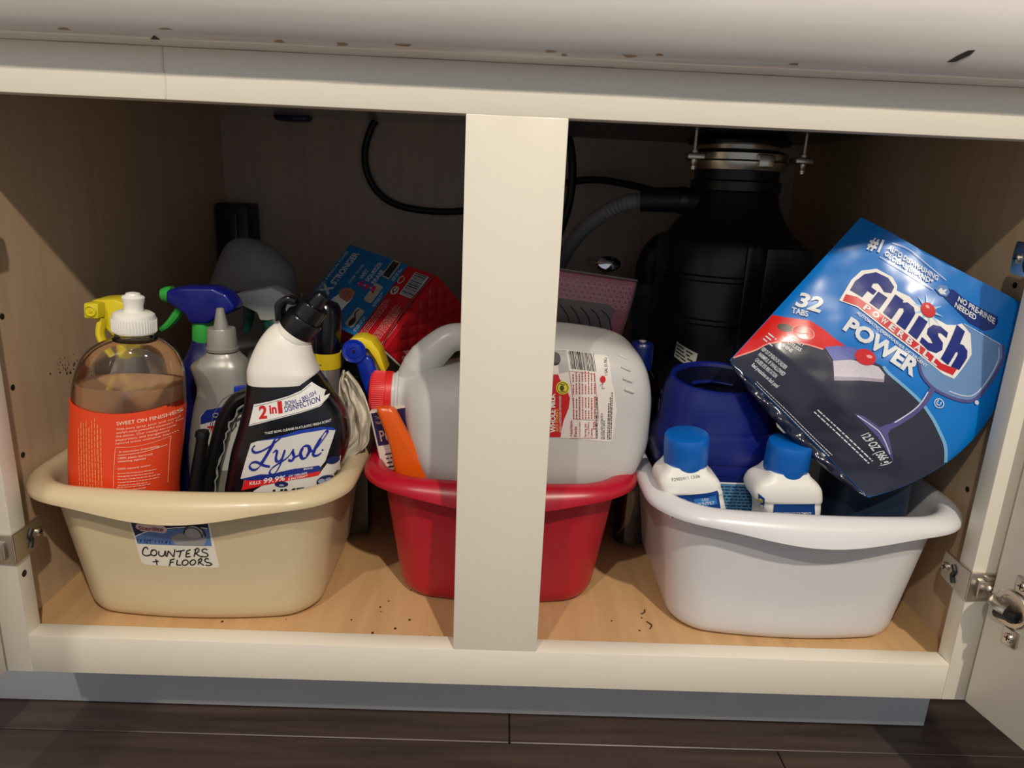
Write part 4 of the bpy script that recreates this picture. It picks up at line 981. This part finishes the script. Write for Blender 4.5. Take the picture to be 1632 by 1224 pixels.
# small bottle with navy cap left of the tub
t = thing('clear_bottle', 'small clear bottle with dark blue cap between the milk jug and blue tub', 'bottle', (.155, .225, -.003))
XN = .1535
obj('bottle_body', loft([(.214, XN-.010, XN+.0110, .010), (.205, XN-.013, XN+.017, .014), (.190, XN-.014, XN+.022, .016), (.1755, XN-.0145, XN+.026, .017), (.002, XN-.0145, XN+.026, .017)], .222, .017, 2.3), clear('smoke_clear', (120, 126, 140), .06), t)
cp = obj('cap', lathe((XN, .222, .2145), (0, 0, 1), [(0, .0130), (.024, .0130), (.028, .0122), (.030, .0105), (.0308, .004)], 32), M('cap_navy', (10, 22, 84), .3), t)
obj('cap_button', lathe((XN, .222, .2450), (0, 0, 1), [(0, .004), (.0012, .0038), (.0014, .002)], 16), silver_pl, cp)

# ------------------------------------------------------------------ white pan contents
t = thing('detergent_tub', 'dark blue detergent tub with open round hole in its lid', 'tub', (.222, .145, -.003))
YT = .147
rows = [(.1500, .1600, .2980, .0500), (.1382, .1595, .3005, .0505), (.1350, .1610, .2995, .0495), (.10, .1690, .3000, .049), (.002, .1840, .2950, .047), (-.001, .188, .291, .043)]
bm = loft(rows, YT, .05, 3.6, 64, 4); bt = bm.copy()
obj('tub_body', bm, M('tub_blue', (12, 27, 104), .28, var=.05), t)
def ringset(L):
    rs = []
    for z, cx, cy, a, b, n in L: rs.append([(cx+p[0], cy+p[1], z) for p in (sup(2*PI*i/64, a, b, n) for i in range(64))])
    return rs
CX = .2180
lid = skin(ringset([(.1490, .2285, YT, .0660, .0490, 3.4), (.1500, .2290, YT, .0700, .0515, 3.4), (.1560, .2285, YT, .0705, .0520, 3.3), (.1640, .2275, YT, .0695, .0515, 3.0), (.1720, .2255, YT, .0660, .0505, 2.7), (.1775, .2235, YT-.001, .0620, .0490, 2.4), (.1800, .2225, YT-.001, .0600, .0480, 2.3), (.1815, .2225, YT-.001, .0603, .0482, 2.3), (.1835, .2223, YT-.001, .0597, .0476, 2.2),
                     (.2000, .2205, YT-.002, .0570, .0455, 2.1), (.2150, .2180, YT-.002, .0525, .0435, 2.1), (.2235, .2180, YT-.002, .0490, .0405, 2.05), (.2275, .2180, YT-.002, .0475, .0405, 2), (.2284, .2180, YT-.002, .0455, .0388, 2), (.2272, .2180, YT-.002, .0432, .0368, 2), (.2240, .2180, YT-.002, .0420, .0358, 2)]), cap=False)
hole = skin(ringset([(.2241, .2180, YT-.002, .0421, .0359, 2), (.2050, .2182, YT-.002, .0412, .0350, 2), (.1600, .2185, YT-.002, .0400, .0340, 2)]), cap=True)
bmesh.ops.delete(hole, geom=[f for f in hole.faces if all(abs(v.co.z-.2241) < 1e-5 for v in f.verts)], context='FACES')
for b_ in (lid, hole):
    for v in b_.verts:
        if v.co.z > .185: v.co.z += (v.co.y-YT)*.16*min(1, (v.co.z-.185)/.035)
obj('opening', hole, M('tub_opening_shade', (7, 10, 44), .4), t)  # hole wall coloured darker than the lid for the shade inside
ld = obj('lid', lid, M('tub_lid_blue', (13, 27, 108), .3, var=.04), t)
obj('lid_catch', tube([(.200, YT+.026, .212), (.222, YT+.030, .2135), (.244, YT+.024, .212)], .0022, 10), MATS['tub_lid_blue'], ld)
sf = bsurf(bt)
l0 = Ink(sf, .0004, .008).rect(.188, .02, .278, .1300).done('label', M('tub_label', (78, 134, 176), .45, var=.06), t)
Ink(sf, .0006, .01).rect(.170, .1300, .284, .1316).done('label_line', w_ink, l0)
Ink(sf, .0007).lines(.203, .1275, .062, 8, .0034, .0013, 4, 0, .1).lines(.203, .0960, .025, 8, .0036, .0013, 6).done('lettering', M('label_text_navy', (24, 44, 84), .5), l0)
Ink(sf, .0007, .01).rect(.205, .02, .262, .072).done('label_block', M('label_deep', (16, 32, 78), .4), l0)
Ink(sf, .0009).rect(.2345, .0925, .2445, .1025).done('hazard_mark', M('hazard_white', (200, 190, 190), .5), l0)
Ink(sf, .0011).stroke([(.236, .094), (.243, .101)], .002).stroke([(.236, .101), (.243, .094)], .002).done('hazard_cross', M('hazard_red', (120, 16, 30), .5), l0)
# red wrap on the tub's left flank
lw = loft([(.1345, .1600, .2900, .0500), (.10, .1684, .2935, .0495), (.03, .179, .289, .048)], YT, .05, 3.6, 64, 3)
bmesh.ops.delete(lw, geom=[v for v in lw.verts if v.co.x > .186 or v.co.y > .19], context='VERTS')
rl = obj('side_label', lw, M('tub_red', (136, 16, 26), .4), t)
bt.free()
sds = lambda x, y, h: V((.1618+(.1345-y)*.15-h*1.0+max(0, (.118-x))*.35, x, y))
Ink(sds, .0012).text('Pods', .112, .085, .016, PI*.42, .026, .01).done('lettering', k_ink, rl)

def glisten(name_label, dx, rows_b, capx, capz, lean, kind):
    t = thing('cleaner_bottle', name_label, 'bottle', (dx, .06, -.003), 'small white bottles with blue caps')
    bm = loft(rows_b, .071, .0225, 5.5, 72, 4); b2 = bm.copy()
    obj('bottle_body', bm, white_pl, t, 60)
    ad = V((lean, -.10, 1)).normalized()
    obj('cap', lathe(V((capx, .071, capz)), ad, [(-.003, .0185), (-.0025, .0198), (.000, .0205), (.020, .0208), (.0262, .0204), (.0278, .0196), (.0284, .0182), (.0286, .004)], 48), cap_blue, t)
    return t, b2
rows1 = [(.1620, .1545, .1910, .0180), (.1580, .1520, .1940, .0195), (.1530, .1480, .2010, .0215), (.1480, .1462, .2050, .0228), (.1440, .1466, .2062, .0230), (.1390, .1490, .2085, .0228), (.1365, .1505, .2092, .0215), (.1330, .1510, .2100, .0215), (.1283, .1535, .2116, .0225), (.1122, .1590, .2170, .0225, .002), (.09, .172, .225, .0205, .004), (.05, .186, .238, .0185, .006), (.004, .198, .245, .0180, .007), (-.002, .200, .241, .015, .007)]
t, b2 = glisten('white bottle with blue cap whose label reads use monthly', .20, rows1, .1740, .1630, -.09, 0)
A_ = aff([-0.511649, 0.000574584, 6.8539e-05], [0.600243, 2.25231e-05, -0.000615532]); sf = bsurf(b2, A_)
zb = lambda L: [(1000+x/4.372, 560+y/4.372) for x, y in L]
l0 = Ink(sf, .0004, 6).poly(zb([(255, 1020), (420, 1010), (560, 995), (635, 980), (645, 1000), (668, 1150), (690, 1400), (330, 1460)])).done('label', M('label_blue', (20, 66, 138), .4), t)
Ink(sf, .0006, 6).poly(zb([(470, 1045), (625, 1010), (637, 1075), (478, 1098)])).done('label_box', M('label_sky', (48, 118, 190), .4), l0)
Ink(sf, .0009, None, True).text('USE', *zb([(528, 1056)])[0], 6.2, .1, 11).text('MONTHLY', *zb([(497, 1086)])[0], 6.2, .1, 27).text('agents', *zb([(565, 1140)])[0], 7, .1, 17, .01).done('lettering', w_ink, l0)
Ink(sf, .0008).stroke(zb([(315, 1080), (345, 1050), (390, 1040), (425, 1060), (432, 1090)]), 1.1).done('logo_arc', w_ink, l0)
Ink(sf, .0009, None, True).text('Glisten', *zb([(305, 1104)])[0], 9.5, .08, 31, .03).done('lettering', M('logo_red', (196, 52, 56), .4), l0)
kk = Ink(sf, .0004, None, True).text('F2902411 13:06', *zb([(318, 915)])[0], 6.2, .11, 46, 0).done('lettering', M('stamp_grey', (92, 88, 84), .6), t)
b2.free()
rows2 = [(.1600, .2515, .2875, .0185), (.1555, .2480, .2910, .020), (.1500, .2405, .2975, .0222), (.1450, .2375, .3010, .0232), (.1400, .2366, .3025, .0234), (.1340, .2385, .3035, .023), (.1305, .2420, .3030, .0218), (.1260, .2450, .3035, .0222), (.1123, .2490, .3043, .0225, .001), (.05, .2530, .3070, .0205, .003), (.004, .256, .310, .0195, .004), (-.002, .260, .306, .017, .004)]
t, b2 = glisten('white bottle with blue cap tucked under the corner of the blue pouch', .28, rows2, .2700, .1590, 0.0, 1)
A_ = aff([-0.530197, 0.000576076, 9.0706e-05], [0.600124, 2.25816e-05, -0.000615465]); sf = bsurf(b2, A_)
l0 = Ink(sf, .0004, 6).poly(zb([(1030, 1075), (1320, 1072), (1330, 1300), (1010, 1300)])).done('label', M('label_blue', (20, 66, 138), .4), t)
Ink(sf, .0007, None, True).text('PRECAUTIONARY STATEMENTS', *zb([(1036, 1150)])[0], 5.4, 0, 59, .012).done('lettering', w_ink, l0)
Ink(sf, .0004, 6).poly(zb([(845, 960), (900, 985), (965, 1035), (975, 1300), (860, 1300)])).done('label', M('label_blue', (20, 66, 138), .4), t)
Ink(sf, .0008).ell(*zb([(938, 1070)])[0], 4.4, 6.5).done('yellow_dot', M('dot_yellow', (232, 206, 70), .5), l0)
b2.free()

# dark bottle under the pouch
t = thing('dark_canister', 'dark slate blue plastic bottle standing under the blue pouch', 'canister', (.36, .095, -.003))
obj('canister_body', loft([(.1900, .335, .392, .030), (.1860, .329, .398, .035), (.176, .326, .4010, .037), (.10, .326, .4010, .037), (.012, .328, .388, .036), (-.001, .333, .383, .032)], .100, .037, 3.2, 56), M('slate_navy', (34, 48, 68), .35, var=.06), t)
obj('lid', loft([(.2000, .345, .382, .022), (.1895, .343, .385, .024)], .100, .024, 2.4, 40, 2), M('slate_navy', (34, 48, 68), .35), t)

# ------------------------------------------------------------------ blue detergent pouch
BL, BR, TR, TL = V((.2133, .1000, .2557)), V((.3312, .0300, .1500)), V((.4380, .0420, .3287)), V((.3227, .1150, .3927))
CR = V((.4550, .0293, .1912))
PW, PH = .165, .185
def flat(u, v):
    er = BR*(1-v)**2+CR*2*v*(1-v)+TR*v*v; el = BL.lerp(TL, v)
    return BL.lerp(BR, u)*(1-v)+TL.lerp(TR, u)*v+el*(1-u)+er*u-(BL*(1-u)*(1-v)+BR*u*(1-v)+TR*u*v+TL*(1-u)*v)
PN = (BR-BL).cross(TL-BL).normalized()
if PN.y > 0: PN = -PN
def bulge(u, v):
    u, v = min(1, max(0, u)), min(1, max(0, v))
    e = math.sin(PI*u)**.65
    pv_ = (min(1, v/.20))**.8*(1-max(0, (v-.30)/.70)**1.6)
    wr = .0007*math.sin(u*13+v*7)*math.sin(v*17-u*5)+.0002*math.sin(u*41-v*13+1.3)*math.sin(v*33)+.0022*math.sin((u*.7+v)*26)*max(0, .45-v)
    top_ = .0016*math.sin(u*9)*max(0, v-.8)*5
    return e*pv_*.0175+wr*(.35+e*.65)+top_
def pouch(x, y, h): u, v = x/PW, y/PH; return flat(u, v)+PN*(bulge(u, v)+h)
t = thing('detergent_pouch', 'large blue dishwasher detergent pouch tilted on top of the white pan supplies', 'pouch', (.34, .09, .14))
NU, NV = 60, 66
fr = [[pouch(PW*i/NU, PH*j/NV, 0) for i in range(NU+1)] for j in range(NV+1)]
bm = skin(fr, cap=False, closed=False)
film = M('pouch_blue', (0, 118, 206), .24, var=.03, coat=.12, bump=.03, bscale=45)
obj('front_sheet', bm, film, t, 80)
bk = [[flat(i/NU, j/NV)-PN*(.0006+.016*math.sin(PI*i/NU)**.7*max(0, min(1, (j/NV)/.1))*(1-max(0, (j/NV-.25)/.75)**1.4)) for i in range(0, NU+1, 2)] for j in range(0, NV+1, 2)]
obj('back_sheet', skin(bk, cap=False, closed=False), film, t, 80)
DN = ((BL-TL).normalized()+(BR-TR).normalized()).normalized()
gs = []
for q in range(0, 15):
    f = q/14; row = []
    for i in range(0, NU+1):
        u = i/NU; e = math.sin(PI*u)**.6
        dn = .0125*e*math.sin(PI*min(1, f*.62+.0)*.806) if f < .7 else .0125*e*math.sin(PI*.62*.7*.806)*(1-(f-.7)/.3*.5)
        cr_ = .0011*e*math.sin(u*43+f*7)*math.sin(f*PI)+.0008*e*math.sin(u*71-f*5)*math.sin(f*PI)
        row.append(flat(u, 0)+DN*dn+PN*(bulge(u, 0)*(1-f)+.004*e*math.sin(PI*f)-.0115*e*f*f+cr_))
    gs.append(row)
obj('bottom_gusset', skin(gs, cap=False, closed=False), M('pouch_navy', (22, 26, 50), .16, coat=.3, bump=.1, bscale=70), t, 80)
mm = lambda L: [(x/1000, y/1000) for x, y in L]
CE = .005
dark = M('pouch_dark', (44, 46, 64), .24, var=.3, scale=16, coat=.25, bump=.08, bscale=60)
d0 = Ink(pouch, .0007, .0028).poly(mm([(.5, .5), (.5, 5), (9.8, 23.4), (13.2, 34.8), (21.4, 47), (32.5, 56.6), (45.3, 63.4), (55.7, 76), (70, 80), (83.5, 83.1), (91.2, 81), (115.6, 79.9), (131.2, 76.3), (143.6, 71.1), (153.9, 66), (161, 60), (164.5, 56), (164.5, .5)])).done('dark_panel', dark, t)
Ink(pouch, .0010).stroke(mm([(84, 83.6), (91.2, 81.6), (115.6, 80.6), (131.2, 77), (143.6, 71.8), (153.9, 66.7), (164, 58)]), .0024).done('panel_edge', M('edge_sky', (120, 176, 220), .3), t)
Ink(pouch, .0009, CE).poly(mm([(.5, 60.2), (7.4, 64.2), (23.7, 76.4), (35, 77.6), (46.1, 76.9), (55, 77.5), (45.3, 63.4), (32.5, 56.6), (21.4, 47), (13.2, 34.8), (9.8, 23.4), (.5, 4)])).done('red_swoosh', M('pouch_red', (222, 36, 34), .2, coat=.12), t)
Ink(pouch, .0012).stroke(mm([(1, 4), (9.8, 23), (13.2, 34.4), (21.4, 46.4), (32.5, 56), (45.3, 62.8)]), .0013).done('swoosh_edge', M('edge_pink', (236, 150, 140), .3), t)
# glass picture
gl_ = Ink(pouch, .0008, CE).poly(mm([(116.5, 150.3), (135, 151.5), (152.5, 153.8), (155.5, 147), (154.9, 141.7), (151.7, 122.4), (148.4, 108.8), (142.5, 102.4), (131.6, 97.5), (119.2, 95), (108.2, 97.7), (99.3, 106.7), (104, 128)])).done('glass_picture', M('glass_print', (108, 146, 196), .2, var=.12, scale=40, coat=.12), t)
Ink(pouch, .0012, CE).stroke(mm([(152.5, 153.8), (155.5, 147), (154.9, 141.7), (151.7, 122.4), (148.4, 108.8), (142.5, 102.4), (131.6, 97.5), (119.2, 95), (108.2, 97.7), (99.3, 106.7)]), .0022).stroke(mm([(119.8, 95), (121.5, 75), (119, 52), (117, 44)]), .0042).poly(mm([(119.8, 50), (122, 43.9), (128, 40.2), (142.4, 31.4), (133.3, 33.2), (120.3, 36.7), (105.4, 37.7), (95, 37.8), (101.3, 41.8), (114.5, 43.3), (116, 50)])).done('glass_stem', M('glass_violet', (86, 82, 140), .2, var=.15, coat=.12), gl_)
Ink(pouch, .0015).stroke(mm([(149.5, 150), (152, 143), (149.5, 124), (146, 111), (140, 105), (130, 101)]), .0008).stroke(mm([(118.6, 90), (120.2, 75), (118, 54)]), .0009).stroke(mm([(98, 38.5), (112, 40.5), (120, 40), (136, 33.5)]), .0008).stroke(mm([(118, 150.6), (150, 153)]), .0006).ell(.1505, .1075, .0016).done('glass_shine', M('glass_shine', (206, 214, 236), .2), gl_)
# logo
lg = Ink(pouch, .0011, CE).poly(mm([(30.2, 107), (27.6, 129.3), (29.5, 141.5), (38.4, 150), (52.7, 151), (59, 147), (60.5, 143), (71.2, 144.5), (80.6, 142), (95.4, 141.5), (106, 142.5), (112, 146), (116.5, 150), (125.5, 147), (131.5, 134.4), (128.2, 111), (119.8, 108.6), (98.7, 109.4), (65, 109.8), (43, 111.2)])).done('logo_outline', w_ink, t)
Ink(pouch, .0014, CE).poly(mm([(32.2, 108.6), (31, 115.2), (38.9, 119), (56.1, 118.9), (78.1, 117.4), (99.6, 116.2), (114.8, 114.6), (126.3, 118.2), (126, 112.5), (116, 109.8), (99.2, 110.6), (65.6, 111), (43.2, 112.6)])).done('logo_band', M('band_red', (206, 28, 34), .25, coat=.12), lg)
bl_ = Ink(pouch, .0016, CE)
P_ = bl_.poly
P_(mm([(31.5, 120.6), (30.5, 130), (33, 140), (39.5, 147), (50, 148.4), (57.5, 144.5), (58, 138.5), (53, 136), (48.5, 138.5), (45.5, 139.5), (42.5, 137), (43, 133.5), (48, 133), (47.6, 128.6), (42.4, 128.8), (42, 121.3)]))       # f
P_(mm([(48.5, 121), (49.2, 133.5), (57.5, 133.3), (57, 120.6)]))                                     # i
P_(mm([(60.5, 120.4), (61, 139.5), (68.5, 139), (69, 137), (72, 139.4), (78, 138.8), (81, 135), (80.8, 119), (72.8, 119.4), (73, 131), (71.5, 133.3), (68.8, 131.5), (68.4, 119.8)]))  # n
P_(mm([(83.6, 118.8), (84.2, 135.8), (92, 135.6), (91.4, 118.2)]))                                   # i
P_(mm([(94, 118.2), (93.6, 122.6), (99.5, 121.8), (102.5, 123.2), (100, 125.2), (95.5, 127), (94.3, 131.2), (96.5, 136), (102, 138.4), (109, 137.6), (109.6, 133.4), (104.6, 134), (102.2, 132.8), (103.6, 130.6), (108.8, 128.4), (110.6, 123.6), (108, 118.6), (102, 116.6)]))  # s
P_(mm([(112.6, 117), (113, 147), (120.6, 146), (120.4, 135.6), (123, 136.6), (127.5, 134.6), (129.2, 130), (128, 118.8), (121.6, 117), (122, 128), (121, 129.6), (120, 128), (119.4, 116.6)]))  # h
bl_.done('logo_letters', M('logo_navy', (12, 34, 124), .22, var=.15, scale=60, coat=.12), lg)
gw = Ink(pouch, .0012)
for k in range(10):
    a = 2*PI*k/10+.2; gw.poly([(.0884+.004*math.cos(a+.35), .1438+.004*math.sin(a+.35)), (.0884+.0135*math.cos(a), .1438+.0125*math.sin(a)), (.0884+.004*math.cos(a-.35), .1438+.004*math.sin(a-.35))])
gw.done('ball_rays', M('ray_pale', (150, 206, 236), .3), lg)
Ink(pouch, .0020).ell(.0884, .1438, .0062, .0055).done('logo_ball', M('ball_red', (206, 24, 30), .2, coat=.4), lg)
Ink(pouch, .0022).ell(.0868, .1456, .0018, .0012).done('ball_shine', M('edge_pink', (236, 150, 140), .3), lg)
wt = Ink(pouch, .0018, CE)
for k, ch in enumerate('POWERBALL'): wt.text(ch, .0470+k*.0076, .1131-k*.00034, .0072, -.03, .0050, .03)
wt.text('AUTOMATIC DISHWASHER DETERGENT', .0454, .1060, .0036, -.03, .062, .012)
wt.text('POWER', .0452, .0880, .0180, .07, .059, .045)
wt.text('32', .0080, .0800, .0190, .42, .0200, .035, .2).text('TABS', .0100, .0722, .0075, .48, .0125, .03)
wt.text('#1', .0215, .1620, .0165, .16, .0115, .04).text('AUTO DISHWASHING', .0370, .1700, .0058, -.03, .050, .02).text('GLOBAL BRAND*', .0370, .1640, .0058, -.01, .047, .02)
wt.stroke(mm([(38, 177), (55, 179.5), (75, 176), (94, 172.5)]), .0005).stroke(mm([(35, 160.5), (60, 160.8), (86, 160.5)]), .0005)
wt.done('lettering', M('pouch_white_ink', (222, 226, 232), .25, coat=.12), t)
nb = Ink(pouch, .0008, CE).poly(mm([(96, 160.5), (98, 168), (103, 169.3), (112.9, 167.4), (130.3, 167.5), (143.2, 168.7), (144.5, 165), (142.5, 160.3), (135.2, 154.9), (122, 153.8), (107.2, 157.6)])).done('claim_banner', M('banner_navy', (10, 40, 120), .2, coat=.12), t)
Ink(pouch, .0012).text('NO PRE-RINSE', .1080, .1632, .0054, -.02, .0335, .025).text('NEEDED', .1070, .1580, .0054, -.02, .0190, .025).done('lettering', M('pouch_white_ink', (222, 226, 232), .25), nb)
Ink(pouch, .0012).poly(mm([(87.5, 162), (90, 167), (96, 169), (100, 166), (98.5, 161.5), (93, 160)])).done('claim_icon', M('icon_blue', (70, 120, 190), .3), nb)
Ink(pouch, .0015).poly(mm([(90, 162), (92, 165.5), (94, 164.5), (97, 167), (96, 163.5), (98, 162.8), (94.5, 161.5), (93, 160.8)])).done('hand_icon', M('pouch_white_ink', (222, 226, 232), .25), nb)
# tablet picture, standing slightly proud of the film
tb_ = Ink(pouch, .0012, CE).poly(mm([(56, 60.5), (63.7, 70.6), (73, 76.5), (81.9, 80.7), (88.2, 78.9), (91.6, 73), (79.7, 62.2), (67.2, 47.7)])).done('tablet_picture', M('tablet_white', (196, 190, 204), .4, var=.25, scale=700), t)
Ink(pouch, .0015, CE).poly(mm([(44.8, 65.2), (51.8, 74.3), (60, 81), (68, 84.5), (69, 76), (63, 69.5), (56, 60.5)])).done('tablet_blue', M('tablet_blue', (70, 84, 170), .4, var=.5, scale=500), tb_)
Ink(pouch, .0015, CE).poly(mm([(67.2, 47.7), (79.7, 62.2), (91.6, 73), (90.6, 75.4), (78.5, 65), (65.4, 51)])).done('tablet_side', M('tablet_grey', (150, 140, 158), .4, var=.2, scale=500), tb_)
Ink(pouch, .0019, CE).ell(.0704, .0803, .0075, .0066, 28, .6).done('tablet_ball', M('ball_red', (206, 24, 30), .2, coat=.4), tb_)
Ink(pouch, .0022).ell(.0722, .0825, .0022, .0014, 16, .6).done('ball_shine', M('edge_pink', (236, 150, 140), .3), tb_)
# gem pictures and small print
Ink(pouch, .0010).ell(.0264, .0639, .0082, .0060, 24, .55).done('gem_picture', M('gem_red', (214, 70, 66), .15, var=.2, scale=200), t)
Ink(pouch, .0013).stroke([(.0264+.0082*math.cos(a)*.85-.006*math.sin(a)*.52, .0639+.0082*math.cos(a)*.52+.006*math.sin(a)*.85) for a in (i*PI/10 for i in range(21))], .0007, 1).stroke(mm([(22, 60.5), (25.5, 61.8), (30, 66.5)]), .0006).done('gem_edge', M('edge_pink', (236, 150, 140), .3), t)
Ink(pouch, .0010).ell(.0143, .0573, .0062, .0036, 20, .6).done('spoon_picture', M('spoon_grey', (92, 74, 66), .2, var=.4, scale=200), t)
wt = Ink(pouch, .0014, CE)
for k, (s_, wd) in enumerate((('KEEP OUT OF REACH OF CHILDREN', .024), ('HARMFUL IF SWALLOWED', .026), ('CAUSES EYE IRRITATION', .022), ('Read precautions on back panel', .028))):
    wt.text(s_, .0130+k*.0012, .0270-k*.0056, .0052, .03, wd, .02)
wt.text('VIRTUALLY', .0190, .0515, .0046, .12, .0150, .02).text('SPOTLESS', .0200, .0465, .0046, .12, .0150, .02).text('SHINE', .0220, .0415, .0046, .12, .0090, .02)
wt.lines(.0080, .0440, .0095, 3, .0035, .0013, 5)
wt.done('lettering', MATS['pouch_white_ink'], t)
wt = Ink(pouch, .0014, CE)
wt.text('12.9 OZ. (366 g)', .1125, .0290, .0085, -.15, .030, .02)
wt.lines(.0780, .0215, .058, 2, .0030, .0010, 8, 0, .05); wt.lines(.030, .0035, .09, 2, .0020, .0006, 9, 0, .05); wt.done('lettering', MATS['pouch_white_ink'], t)
wt = Ink(pouch, .0014, CE)
wt.stroke([(.1297+.0034*math.cos(a), .0886+.0034*math.sin(a)) for a in (i*PI/8 for i in range(17))], .0006, 1).text('U', .1279, .0866, .0056, .1, .0032, .01)
wt.done('kosher_mark', MATS['pouch_white_ink'], t)
